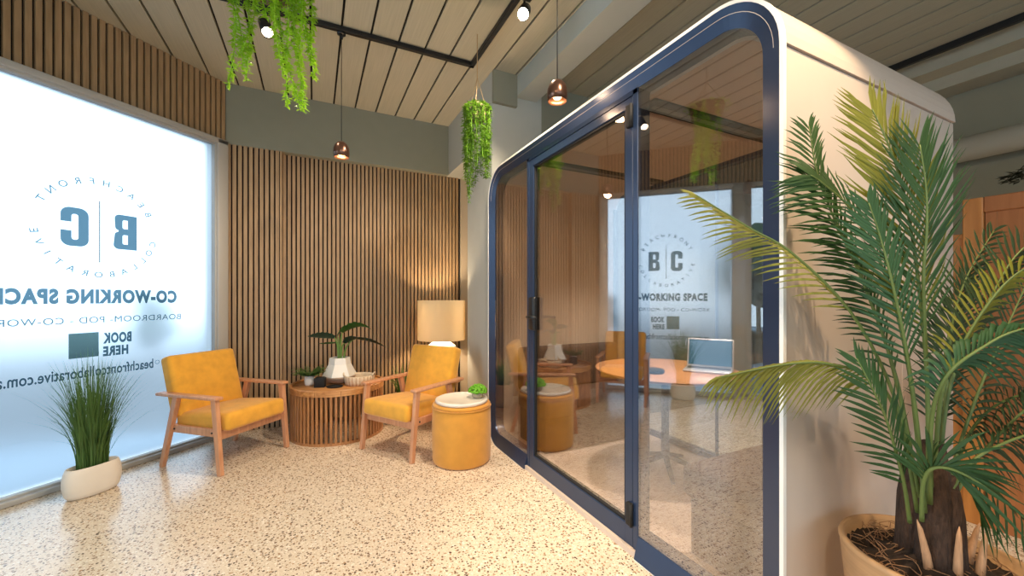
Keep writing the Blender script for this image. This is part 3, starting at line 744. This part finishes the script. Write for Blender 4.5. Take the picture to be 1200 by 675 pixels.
# ------------------------------------------------------------------ ottoman
ot = thing('ottoman', 'round mustard ottoman beside the pod', 'ottoman', (1.753, -1.518, 0))
MB().lathe([(0,.0),(.205,.0),(.218,.008),(.224,.03),(.226,.2),(.224,.40),(.217,.418),(.21,.422)], 64).build('body', M['mustard2'], ot)
MB().lathe([(0,.418),(.212,.418),(.221,.426),(.222,.436),(.215,.446),(0,.448)], 64).tube([(.2245*math.cos(k*PI/32), .2245*math.sin(k*PI/32), .420) for k in range(65)], .004, 6).build('top_pad', M['mustard2'], ot)
tag(MB().lathe([(0,0),(.192,0),(.200,.005),(.202,.014),(.200,.024),(.192,.028),(.186,.024),(0,.023)], 64).build('round_tray', M['marble'], None, (1.753, -1.518, .4485)), 'round white tray lying on the mustard ottoman', 'tray')
sp = thing('succulent_pot', 'bright green succulent in a small stone pot on the ottoman tray', 'potted plant', (1.872, -1.555, .4725))
MB().lathe([(0,0),(.034,0),(.044,.012),(.046,.05),(.041,.05),(.040,.042),(0,.042)], 28).build('pot', M['concretepot'], sp)
mb = MB()
for k in range(150):
    z = random.uniform(0, 1); a = random.uniform(0, 2*PI); r = math.sqrt(1-z*z)
    p = Vector((.066*r*math.cos(a), .066*r*math.sin(a), .048+.048*z)); bm = bmesh.new(); bmesh.ops.create_icosphere(bm, subdivisions=1, radius=random.uniform(.008, .014))
    bm.transform(Matrix.Translation(p)); mb.bm(bm, True)
mb.build('foliage', M['succ'], sp)

# ------------------------------------------------------------------ lamp, its stand, plant behind
LX, LY = 1.945, -.315
sd = thing('side_table', 'small dark side table under the ceramic lamp, behind the armchair', 'side table', (LX, LY, 0))
MB().lathe([(0,.355),(.19,.355),(.2,.362),(.2,.373),(.19,.38),(0,.38)], 40).build('table_top', M['acacia'], sd)
for k in range(3):
    a = 2*PI*k/3+.5; MB().beam((.12*math.cos(a), .12*math.sin(a), .356), (.17*math.cos(a), .17*math.sin(a), 0), (1,0,0), .03, .03, .022, .022).build('leg', M['acacia_dark'], sd)
lm = thing('table_lamp', 'white ceramic lamp with a glowing linen drum shade in the corner', 'lamp', (LX, LY, .3805))
MB().lathe([(0,0),(.08,0),(.10,.015),(.15,.10),(.172,.20),(.172,.28),(.150,.36),(.085,.405),(.03,.415),(.022,.44),(0,.44)], 48).build('lamp_base', M['white'], lm)
mb = MB().tube([(0,0,.43),(0,0,.56)], .012, 12)
for k in range(3):
    a = 2*PI*k/3; mb.tube([(0,0,.50),(.12*math.cos(a),.12*math.sin(a),.50),(.247*math.cos(a),.247*math.sin(a),.46)], .003, 6)
mb.build('stem', M['black'], lm)
z0, z1, r = .425, .842, .25
MB().lathe([(r,z0),(r,z1),(r-.004,z1),(r-.004,z0),(r,z0)], 64).build('lamp_shade', M['shade'], lm)
MB().lathe([(0,.55),(.02,.555),(.032,.585),(.03,.615),(.015,.64),(0,.645)], 20).build('bulb', emit('lamp_bulb', (1,.72,.42,1), 14), lm)

def grass_clump(mb, n, r0, h0, h1, spread, z0, w=.0025, sx=1, sy=1):
    for k in range(n):
        a = random.uniform(0, 2*PI); rr = r0*math.sqrt(random.random()); b0 = Vector((rr*math.cos(a)*sx, rr*math.sin(a)*sy, z0))
        az = a+random.gauss(0, .7); h = random.uniform(h0, h1); s = abs(random.gauss(0, spread))+.02; d = Vector((math.cos(az), math.sin(az), 0))
        P = []; m = 8
        for i in range(m):
            f = i/(m-1); P.append(b0+d*(s*h*f**1.9)+Vector((0,0,h*(f-.42*min(1, s)*f**3))))
        mb.strip(P, [w*(1-.95*(i/(m-1))**2) for i in range(m)], Vector((-d.y+.3, d.x, 0)), 0, .3)
bp = thing('spiky_plant', 'leafy spiky plant half hidden behind the right armchair', 'potted plant', (1.56, -.27, 0))
MB().lathe([(0,0),(.09,0),(.11,.02),(.125,.26),(.115,.26),(.11,.22),(0,.22)], 32).build('pot', M['concretepot'], bp)
mb = MB(); grass_clump(mb, 60, .07, .22, .40, .35, .22, .007); mb.build('foliage', M['fern'], bp)

# ------------------------------------------------------------------ ornamental grass by the window
gp = thing('grass_planter', 'tall ornamental grass in an oval white pot by the window', 'potted plant', (-.545, -.985, 0), math.radians(45))
prof = [(0,0),(.100,0),(.120,.006),(.134,.03),(.143,.08),(.143,.12),(.137,.16),(.128,.186),(.124,.19),(.119,.186),(.119,.16),(0,.16)]
MB().lathe(prof, 64, sx=1.0, sy=.50, pw=.85).build('pot', M['cream'], gp)
MB().lathe([(0,.163),(.119,.163)], 40, sx=1, sy=.5, pw=.85).build('soil', M['soil'], gp)
mb = MB(); grass_clump(mb, 420, .075, .42, .80, .20, .16, .003, 1.0, .6); grass_clump(mb, 44, .08, .5, .85, .8, .16, .0018, 1, .6)
mb.build('foliage', M['grass'], gp)

# ------------------------------------------------------------------ hanging plants
def strand(mb, p0, length, sway, density=150, leaf=.028):
    P = []; m = 14; a = random.uniform(0, 2*PI)
    for i in range(m):
        f = i/(m-1); P.append(Vector(p0)+Vector((sway[0]*f**1.5+.012*math.sin(5*f+a), sway[1]*f**1.5+.012*math.cos(4*f+a), -length*f)))
    mb.tube(P, .0025, 5, mi=0)
    for k in range(int(density*length)):
        f = random.random(); i = min(m-2, int(f*(m-1))); q = P[i].lerp(P[i+1], f*(m-1)-i)
        a = random.uniform(0, 2*PI); d = Vector((math.cos(a), math.sin(a), random.uniform(-.6, .35))).normalized(); L2 = leaf*random.uniform(.7, 1.3)
        sdv = d.cross(Vector((0,0,1))).normalized()
        mb.strip([q, q+d*L2*.5, q+d*L2+Vector((0,0,-.004))], [.001, leaf*.22, .0005], sdv, 0, .3)
def hanging(lab, loc, pot_z, mfol, specs, rim=.1, cord_to=CZ):
    t = thing('hanging_plant', lab, 'hanging plant', loc, 0, 'trailing hanging plants')
    pz = pot_z-loc[2]
    MB().lathe([(0,0),(.06*rim/.1,0),(.085*rim/.1,.02),(rim,.12),(rim*.93,.12),(rim*.85,.09),(0,.09)], 36, c=(0,0,pz)).build('pot', M['ivory'], t)
    mb = MB()
    for k in range(3):
        a = 2*PI*k/3; mb.tube([(rim*.97*math.cos(a), rim*.97*math.sin(a), pz+.115), (.004*math.cos(a), .004*math.sin(a), pz+.32)], .002, 5)
    mb.tube([(0,0,pz+.32), (0,0,cord_to-loc[2])], .003, 6); mb.build('cord', M['rope'], t)
    for s in specs:
        mb = MB(); a, r0, ln, sw, den = s
        x, y = r0*math.cos(a), r0*math.sin(a)
        # over the rim, then down
        strand(mb, (x, y, pz+.11), ln, sw, den); mb.build('strand', mfol, t)
    mb = MB()
    for k in range(240):
        a = random.uniform(0, 2*PI); r = rim*1.25*math.sqrt(random.random()); q = Vector((r*math.cos(a), r*math.sin(a), pz+.10+.05*(1-(r/rim/1.25)**2)*random.random()))
        d = Vector((math.cos(a), math.sin(a), random.uniform(-.3, .8))).normalized()
        mb.strip([q, q+d*.013, q+d*.026], [.001,.006,.0005], d.cross(Vector((0,0,1))), 0, .3)
    mb.build('crown', mfol, t); return t
def hp(px_off, f_off): v = IR*px_off+IF*f_off; return v
sp1 = []
# across the image: offsets (m) right of the pot centre, and the length below the rim
for r_, f_, ln, swr in ((-.155,-.03,.60,-.02), (-.165,.02,.47,.01), (-.15,.05,.52,.02), (-.09,.03,.40,-.05), (-.05,-.06,.22,0), (0.0,.07,.20,.0), (-.02,-.04,.25,.02), (.03,.0,.42,.02), (.02,.05,.66,.10),
                        (.10,-.04,.70,.03), (.115,.03,.60,.03), (.10,.07,.64,.02), (.16,-.02,.46,.03), (.175,.04,.44,.04), (.165,.0,.52,.05), (.09,-.1,.55,.03)):
    v = hp(r_, f_); s = hp(swr, 0); sp1.append((math.atan2(v.y, v.x), v.length, ln, (s.x, s.y), 330))
hanging('lime green trailing plant hanging at the top left under the ceiling', (.524, -2.149, 2.5), 2.76, M['vine'], sp1, .14)
sp2 = []
for k in range(22):
    a = 2*PI*k/22; sp2.append((a, .085, random.uniform(.30, .62), (random.uniform(-.02,.02), random.uniform(-.02,.02)), 260))
sp2 += [(2.6, .06, .72, (0,0), 190), (3.4, .07, .66, (0,0), 190)]
hanging('deep green trailing plant hanging in front of the pale pillar', (1.827, -1.66, 2.4), 2.57, M['vine2'], sp2, .075)

# ------------------------------------------------------------------ ceiling track, spots, pendants
TR_Y, TR_X, TR_Z = -1.30, 1.92, CZ
mb = MB().rbox(-2.2, TR_X+.018, TR_Y-.018, TR_Y+.018, TR_Z-.036, TR_Z, .003, 1, smooth=False)
mb.rbox(TR_X-.018, TR_X+.018, -8.5, TR_Y+.018, TR_Z-.036, TR_Z, .003, 1, smooth=False)
tag(mb.build('light_track', M['black']), 'black ceiling light track turning a corner above the lounge', 'light track')
tag(MB().rbox(5.13, 5.17, -8.5, -1.8, TR_Z-.05, TR_Z-.002, .003, 1, smooth=False).build('light_track', M['black']), 'black ceiling light track beyond the pod at the right', 'light track')
def spot_head(lab, top, d, bulb):
    t = thing('track_spotlight', lab, 'spotlight', top, 0, 'black track spotlights'); d = Vector(d).normalized(); c = Vector((0,0,-.10))
    MB().rbox(-.05, .05, -.016, .016, -.022, 0, .004, 2).tube([(0,0,-.02), (0,0,-.10)], .008, 10).build('bracket', M['black'], t)
    Q = d.to_track_quat('Z', 'Y').to_matrix().to_4x4(); Mx = Matrix.Translation(c) @ Q
    MB().lathe([(0,-.06),(.034,-.06),(.038,-.055),(.038,.095),(.035,.095),(.033,.07),(0,.07)], 28, M=Mx).build('head', M['black'], t)
    MB().lathe([(0,.086),(.033,.086),(.033,.072)], 28, M=Mx).build('lens', bulb, t)
    return Vector(top)+c+d*.12
hot = emit('spot_lens_hot', (1,.90,.74,1), 40); warm = emit('spot_lens_warm', (1,.80,.58,1), 14)
s1 = spot_head('black spotlight pointing down among the lime vines', (.431, -1.30, CZ-.036), (.25, -.75, -1), warm)
cam_loc = Vector((.7265, -4.479, 1.25))
s2 = spot_head('glaring spotlight above the pod facing the viewer', (1.94, -2.20, CZ-.036), (cam_loc-Vector((1.94,-2.2,3.1)))+Vector((-.2,.3,-.6)), hot)
def pendant(lab, loc, ztop):
    t = thing('pendant_light', lab, 'pendant light', loc, 0, 'bronze pendant lights')
    R = .056
    MB().lathe([(.0,.075),(.012,.072),(.030,.064),(.046,.045),(.055,.018),(.056,-.01),(.052,-.045),(.050,-.045),(.053,-.01),(.052,.016),(.043,.042),(.028,.060),(0,.068)], 40).build('shade', M['bronze'], t)
    MB().tube([(0,0,.07),(0,0,ztop-loc[2]-.03)], .0028, 6).build('cord', M['black'], t)
    MB().lathe([(0,.0),(.03,.0),(.03,-.012),(.0,-.012)], 24, c=(0,0,ztop-loc[2]-.0)).tube([(0,0,ztop-loc[2]-.012),(0,0,ztop-loc[2]-.045)], .01, 8).build('canopy', M['black'], t)
    MB().lathe([(0,-.034),(.018,-.030),(.027,-.015),(.025,.005),(.012,.02),(0,.022)], 20).build('bulb', emit('pendant_bulb', (1,.55,.22,1), 10), t)
    return t
pendant('bronze pendant light hanging in front of the grey bulkhead', (.907, -1.285, 2.325), CZ-.036)
pendant('bronze pendant light hanging nearest the pod front', (1.923, -2.616, 2.372), CZ-.036)
pendant('bronze pendant light hanging behind the pod with only its cord showing', (4.45, -2.05, 2.3), CZ)

# ------------------------------------------------------------------ right side: partition, ivy
pt = thing('wood_partition', 'tall timber partition screen behind the palm', 'partition', (0,0,0))
MB().box(4.012, 4.05, -7.2, -3.66, .0, 1.72).build('panel', M['partition'], pt)
mb = MB().rbox(3.995, 4.06, -3.655, -3.577, 0, 1.80, .004, 1, smooth=False); mb.build('post', M['partpost'], pt)
MB().rbox(3.998, 4.056, -7.2, -3.656, 1.715, 1.80, .004, 1, smooth=False).build('top_rail', M['partition'], pt)
gm = MB()
for k in range(36): gm.box(4.0105, 4.0125, -3.70-.1*k-.003, -3.70-.1*k, 0, 1.715)
gm.build('grooves', M['acacia_dark'], pt)
lo = thing('low_partition', 'lower timber panel beyond the tall partition', 'partition', (0,0,0))
MB().box(4.02, 4.05, -3.575, -2.6, 0, 1.585).build('panel', M['partpost'], lo)
MB().rbox(4.01, 4.06, -3.575, -2.6, 1.585, 1.61, .003, 1, smooth=False).build('top_rail', M['partpost'], lo)
iv = thing('potted_ivy', 'dark trailing ivy on top of the timber partition', 'potted plant', (4.027, -3.86, 1.8005))
MB().lathe([(0,0),(.05,0),(.065,.10),(.058,.10),(.055,.08),(0,.08)], 28).build('pot', M['blackmatte'], iv)
mb = MB()
for k in range(210):
    u = random.random(); a = random.uniform(0, 2*PI); r = .14*math.sqrt(random.random()); q = Vector((.35*r*math.cos(a), r*math.sin(a), .06+.10*random.random()*(1-r/.2)))
    d = Vector((math.cos(a)*.6, math.sin(a), random.uniform(-.5,.6))).normalized(); mb.strip([q, q+d*.016, q+d*.034], [.001,.012,.0005], d.cross(Vector((0,0,1))), 0, .25)
for k in range(12):
    s = random.uniform(-.15, .15); mb.tube([(0,0,.08), (.02,s*.6,.14), (.0,s,.07)], .003, 5)
mb.build('foliage', M['ivy'], iv)

# ------------------------------------------------------------------ palm
PX, PY = 2.387, -3.961
pm = thing('potted_palm', 'tall feather palm in a round bamboo-coloured pot in the right foreground', 'potted palm', (PX, PY, 0))
MB().lathe([(0,0),(.15,0),(.165,.012),(.195,.22),(.218,.468),(.222,.478),(.217,.488),(.205,.486),(.203,.44),(0,.44)], 72).build('pot', M['bamboo'], pm)
mb = MB(); bm = bmesh.new(); bmesh.ops.create_circle(bm, cap_ends=True, cap_tris=True, segments=40, radius=.203)
bmesh.ops.subdivide_edges(bm, edges=bm.edges[:], cuts=3)
for v in bm.verts: v.co.z = .435+random.uniform(0,.016)+.05*max(0, 1-(v.co.xy.length/.12)**2)
mb.bm(bm, True); mb.build('soil', M['soil'], pm)
mb = MB()
for k in range(90):
    a = random.uniform(0, 2*PI); r = .18*math.sqrt(random.random()); p = Vector((r*math.cos(a), r*math.sin(a), .455)); b = random.uniform(0, 2*PI); P = []
    for i in range(7):
        P.append(p+Vector((.016*i*math.cos(b)*.9, .016*i*math.sin(b)*.9, .018*math.sin(i*.9+k)*.9+.01))); b += random.uniform(-.7,.7)
    P = [q if q.xy.length < .19 else Vector((q.x*.19/q.xy.length, q.y*.19/q.xy.length, q.z)) for q in P]
    mb.tube(P, .0012, 4)
mb.build('coir_fibre', M['fibre'], pm)
mb = MB()
for ox, oy, hh, rr in ((-.025,-.01,.33,.042), (.03,.01,.38,.044), (.01,.05,.30,.04), (.06,-.01,.28,.036), (.0,-.035,.26,.036)):
    mb.tube([(ox, oy, .43), (ox*.95, oy, .52), (ox*1.05, oy, .43+hh*.7), (ox*1.1, oy, .43+hh)], [rr*1.15, rr, rr*.9, rr*.6], 14)
mb.build('trunk', M['trunk'], pm)
for (r_, f_, h, lean) in ((-.055,-.045,.15,-.03), (-.005,-.07,.145,.004), (.06,-.065,.13,.018), (.10,.0,.12,.03)):
    v = IR*r_+IF*f_; w = IR*lean
    MB().tube([(v.x, v.y, .435), (v.x+w.x*.4, v.y+w.y*.4, .435+h*.5), (v.x+w.x, v.y+w.y, .435+h), (v.x+w.x*1.3, v.y+w.y*1.3, .435+h*1.18)], [.012,.010,.006,.001], 10).build('leaf_stub', M['stub'], pm)

def frond(ctrl, leaf_len, mname, roll=0.0, npair=30, start=.32, droop=.3, wid=.0075, flat=None, angle=45, one=0):
    leaf_len *= 1.15; npair = int(npair*.85); wid *= .56
    """ctrl: points (right, forward, z) from the palm's foot; leaflets both sides of the rachis"""
    C = [IR*r_+IF*f_+Vector((0,0,z)) for r_, f_, z in ctrl]
    def cr(t):
        n = len(C)-1; s = min(n-1e-6, t*n); i = int(s); u = s-i
        p0, p1, p2, p3 = C[max(0,i-1)], C[i], C[i+1], C[min(n,i+2)]
        return .5*((2*p1)+(p2-p0)*u+(2*p0-5*p1+4*p2-p3)*u*u+(3*p1-p0-3*p2+p3)*u**3)
    P = [cr(i/24) for i in range(25)]
    mb = MB(); mb.tube(P, [.0052*(1-.85*i/24)+.0006 for i in range(25)], 8, mi=1)
    view = (IF*-1+Vector((0,0,.25))).normalized() if flat is None else Vector(flat).normalized()
    for k in range(npair*2):
        s = 1 if k % 2 else -1
        if one and s != one and random.random() < .6: continue
        f = start+(1-start)*((k//2)+.5*(k % 2))/npair; f = min(f, .995)
        p = cr(f); t = (cr(min(1,f+.01))-cr(max(0,f-.01))).normalized()
        sd = t.cross(view).normalized()*s; nrm = sd.cross(t)*s
        sd = (Quaternion(t, roll*s) @ sd)
        q = (f-start)/(1-start); L2 = leaf_len*(.45+.75*math.sin(PI*min(1, .18+q*.82))**.9)*random.uniform(.88,1.1)
        ang = math.radians(angle*(1-.45*q)+random.uniform(-5,5)); d = (t*math.cos(ang)+sd*math.sin(ang)).normalized()
        L = []; m = 5
        for i in range(m):
            u = i/(m-1); L.append(p+d*L2*u+Vector((0,0,-droop*L2*u*u))+nrm*(.03*L2*u*random.uniform(-1,1)))
        mb.strip(L, [wid*.35, wid*.95, wid, wid*.65, wid*.05], nrm.cross(d), 0, .35)
    return mb.build('frond', [M[mname], M['stalk']], pm)
# image offset -> metres at the palm's depth (about 1.2 m): 100 px = .255 m; z = 1.25-(py-349)/470*depth
def F(*pp):
    out = []
    for px, py, d in pp:
        X = (px-600)/470*d; out.append((X-1.26, d-1.2, 1.25+(349-py)/470*d))
    return out
frond(F((1080,590,1.19),(1050,470,1.16),(1000,370,1.13),(930,298,1.11),(880,268,1.10),(815,228,1.10)), .10, 'palm_y', .9, 34, .42, .25, .0065)
frond(F((1075,600,1.18),(1058,510,1.15),(1030,448,1.12),(975,427,1.11),(920,427,1.10),(845,442,1.09)), .10, 'palm_y', .9, 34, .40, .9, .006)
frond(F((1078,590,1.22),(1052,450,1.22),(1015,340,1.21),(980,262,1.20),(958,205,1.20),(948,148,1.20)), .13, 'palm', .3, 40, .30, .25, .0075)
frond(F((1082,590,1.21),(1066,440,1.20),(1040,330,1.19),(1000,250,1.18),(968,218,1.18),(950,205,1.18)), .14, 'palm', .35, 36, .34, .3, .0075)
frond(F((1088,590,1.16),(1086,440,1.12),(1076,330,1.09),(1062,240,1.07),(1045,180,1.06),(1022,128,1.06)), .17, 'palm_y', .15, 44, .30, .05, .0085)
frond(F((1092,590,1.17),(1086,440,1.12),(1082,330,1.08),(1086,270,1.06),(1085,220,1.05),(1078,170,1.05)), .16, 'palm', .15, 38, .28, .0, .0075)
frond(F((1084,600,1.15),(1075,500,1.10),(1062,410,1.07),(1045,330,1.05),(1032,280,1.05),(1018,238,1.05)), .12, 'palm_b', .2, 36, .36, .1, .0085)
frond(F((1098,600,1.22),(1108,480,1.21),(1128,410,1.20),(1160,350,1.19),(1190,300,1.19),(1235,262,1.18)), .12, 'palm_d', .5, 34, .30, .25, .008)
frond(F((1095,590,1.18),(1100,480,1.15),(1120,420,1.13),(1155,360,1.12),(1195,318,1.11),(1260,290,1.1)), .11, 'palm_y', .8, 30, .36, .35, .008)
frond(F((1090,590,1.12),(1092,490,1.05),(1110,440,1.0),(1150,408,.97),(1200,385,.95),(1300,372,.94)), .13, 'palm_b', .75, 36, .30, .8, .009)
frond(F((1080,610,1.12),(1082,565,1.09),(1096,548,1.06),(1130,556,1.03),(1180,590,1.02),(1250,650,1.02)), .14, 'palm', .75, 34, .22, .3, .009)
frond(F((1066,612,1.17),(1060,570,1.14),(1050,530,1.11),(1038,490,1.09),(1022,455,1.08),(1004,420,1.08)), .11, 'palm', .2, 26, .22, .1, .0085)
frond(F((1105,600,1.28),(1130,520,1.31),(1160,480,1.33),(1200,462,1.35),(1240,462,1.36),(1290,475,1.37)), .15, 'palm_d', .5, 34, .24, .7, .008)
frond(F((1095,600,1.25),(1105,500,1.26),(1112,420,1.27),(1118,370,1.27),(1135,320,1.28),(1165,270,1.28)), .12, 'palm_d', .4, 30, .30, .3, .0075)
frond(F((1078,600,1.24),(1062,500,1.26),(1040,410,1.27),(1020,350,1.27),(1000,300,1.27),(975,260,1.27)), .11, 'palm_d', .4, 30, .32, .35, .0075)
frond(F((1100,600,1.2),(1135,545,1.2),(1175,520,1.2),(1225,505,1.2),(1280,505,1.2),(1330,520,1.2)), .14, 'palm_d', .6, 30, .22, .6, .008)
frond(F((1098,600,1.30),(1100,520,1.38),(1105,440,1.44),(1110,400,1.48),(1120,360,1.52),(1140,330,1.55)), .13, 'palm_d', .3, 30, .25, .3, .008)

frond(F((1102,600,1.26),(1125,520,1.28),(1150,450,1.30),(1172,400,1.31),(1195,350,1.32),(1215,300,1.32)), .15, 'palm_d', .3, 34, .26, .4, .008)
frond(F((1106,605,1.25),(1140,545,1.27),(1180,500,1.28),(1215,470,1.29),(1250,455,1.30),(1290,450,1.30)), .16, 'palm_d', .3, 34, .24, .9, .008)
frond(F((1094,600,1.27),(1098,520,1.30),(1104,460,1.32),(1112,410,1.33),(1124,365,1.34),(1140,320,1.35)), .13, 'palm_d', .2, 30, .28, .2, .0075)

# ------------------------------------------------------------------ lights
def spot(name, loc, target, watts, col, deg, blend=.5, r=.04):
    l = bpy.data.lights.new(name, 'SPOT'); l.energy = watts; l.color = col; l.spot_size = math.radians(deg); l.spot_blend = blend; l.shadow_soft_size = r
    o = bpy.data.objects.new(name, l); COL.objects.link(o); o.location = loc
    o.rotation_euler = (Vector(target)-Vector(loc)).to_track_quat('-Z', 'Y').to_euler(); return o
def point(name, loc, watts, col, r=.03):
    l = bpy.data.lights.new(name, 'POINT'); l.energy = watts; l.color = col; l.shadow_soft_size = r
    o = bpy.data.objects.new(name, l); COL.objects.link(o); o.location = loc; return o
WARM = (1, .74, .47); WARM2 = (1, .80, .58)
spot('spot_vine', s1, (.75, -2.4, 0), 60, WARM2, 80)
spot('spot_glare', s2, (.9, -1.2, 0), 170, WARM2, 120, .6)
spot('spot_lounge', (TR_X, -3.6, 3.05), (.8, -1.1, 0), 140, WARM2, 95, .7, .05)
spot('spot_floor', (.2, -5.6, 3.05), (.5, -2.2, 0), 125, WARM2, 100, .7, .05)
spot('spot_pod_side', (1.92, -4.36, 3.1), (2.40, -3.80, .7), 210, WARM, 60, .35, .025)
spot('spot_rear', (-.9, -4.9, 3.1), (3.4, -3.72, 1.25), 190, WARM, 62, .6, .03)
spot('spot_behind_pod', (4.45, -2.05, 2.26), (4.45, -2.05, 0), 170, (1,.9,.76), 140, .8)
spot('pod_fill', (2.85, -1.96, 2.21), (2.95, -2.45, 0), 150, (1, .87, .72), 105, 1, .05)  # added fill lamp brightening the pod interior; the ceiling slot itself is unlit
spot('pod_fill', (2.85, -2.96, 2.21), (2.9, -2.45, 0), 150, (1, .87, .72), 105, 1, .05)  # second added fill lamp for the pod interior
point('lamp_glow', (LX, LY, .98), 100, (1, .73, .46), .05)
point('pendant_glow', (.907, -1.285, 2.285), 4, (1, .6, .3), .03)
point('pendant_glow', (1.923, -2.616, 2.33), 4, (1, .6, .3), .03)

def daylight(name, loc, normal, sx, sz, watts, col):  # area lamp set behind the added glazing as room fill
    l = bpy.data.lights.new(name, 'AREA'); l.shape = 'RECTANGLE'; l.size = sx; l.size_y = sz; l.energy = watts; l.color = col
    o = bpy.data.objects.new(name, l); COL.objects.link(o); o.location = loc
    o.rotation_euler = Vector(normal).to_track_quat('-Z', 'Y').to_euler(); return o
daylight('fill_shopfront', WM @ Vector((4.4, .12, 1.35)), NI, 2.7, 2.5, FILL1, (.80, .91, 1))  # added lamp filling the room from the left
daylight('fill_rear', (.5, -9.55, 1.35), (0, 1, .05), 7.5, 2.5, FILL2, (.93, .96, 1))  # added lamp filling the room from behind the camera

# ------------------------------------------------------------------ world, camera, view
w = bpy.data.worlds.new('sky'); scene.world = w; w.use_nodes = True
bg = w.node_tree.nodes['Background']; bg.inputs[0].default_value = (.64, .83, 1, 1); bg.inputs[1].default_value = 3.0
cam = bpy.data.cameras.new('camera'); co = bpy.data.objects.new('camera', cam); COL.objects.link(co)
cam.sensor_width = 36; cam.lens = 470/1200*36; cam.shift_y = 11.5/1200; cam.clip_start = .05
co.location = cam_loc; co.rotation_euler = (PI/2, 0, -math.atan2(.4426, .8967))
scene.camera = co
vs = scene.view_settings; vs.view_transform = 'Standard'; vs.look = 'None'; vs.exposure = 0; vs.gamma = 1; vs.use_curve_mapping = False
scene.cycles.use_denoising = True; scene.cycles.transparent_max_bounces = 24; scene.cycles.max_bounces = 10
scene.cycles.diffuse_bounces = 5; scene.cycles.glossy_bounces = 5; scene.cycles.transmission_bounces = 8
scene.cycles.sample_clamp_indirect = 6; scene.cycles.caustics_reflective = False; scene.cycles.caustics_refractive = False
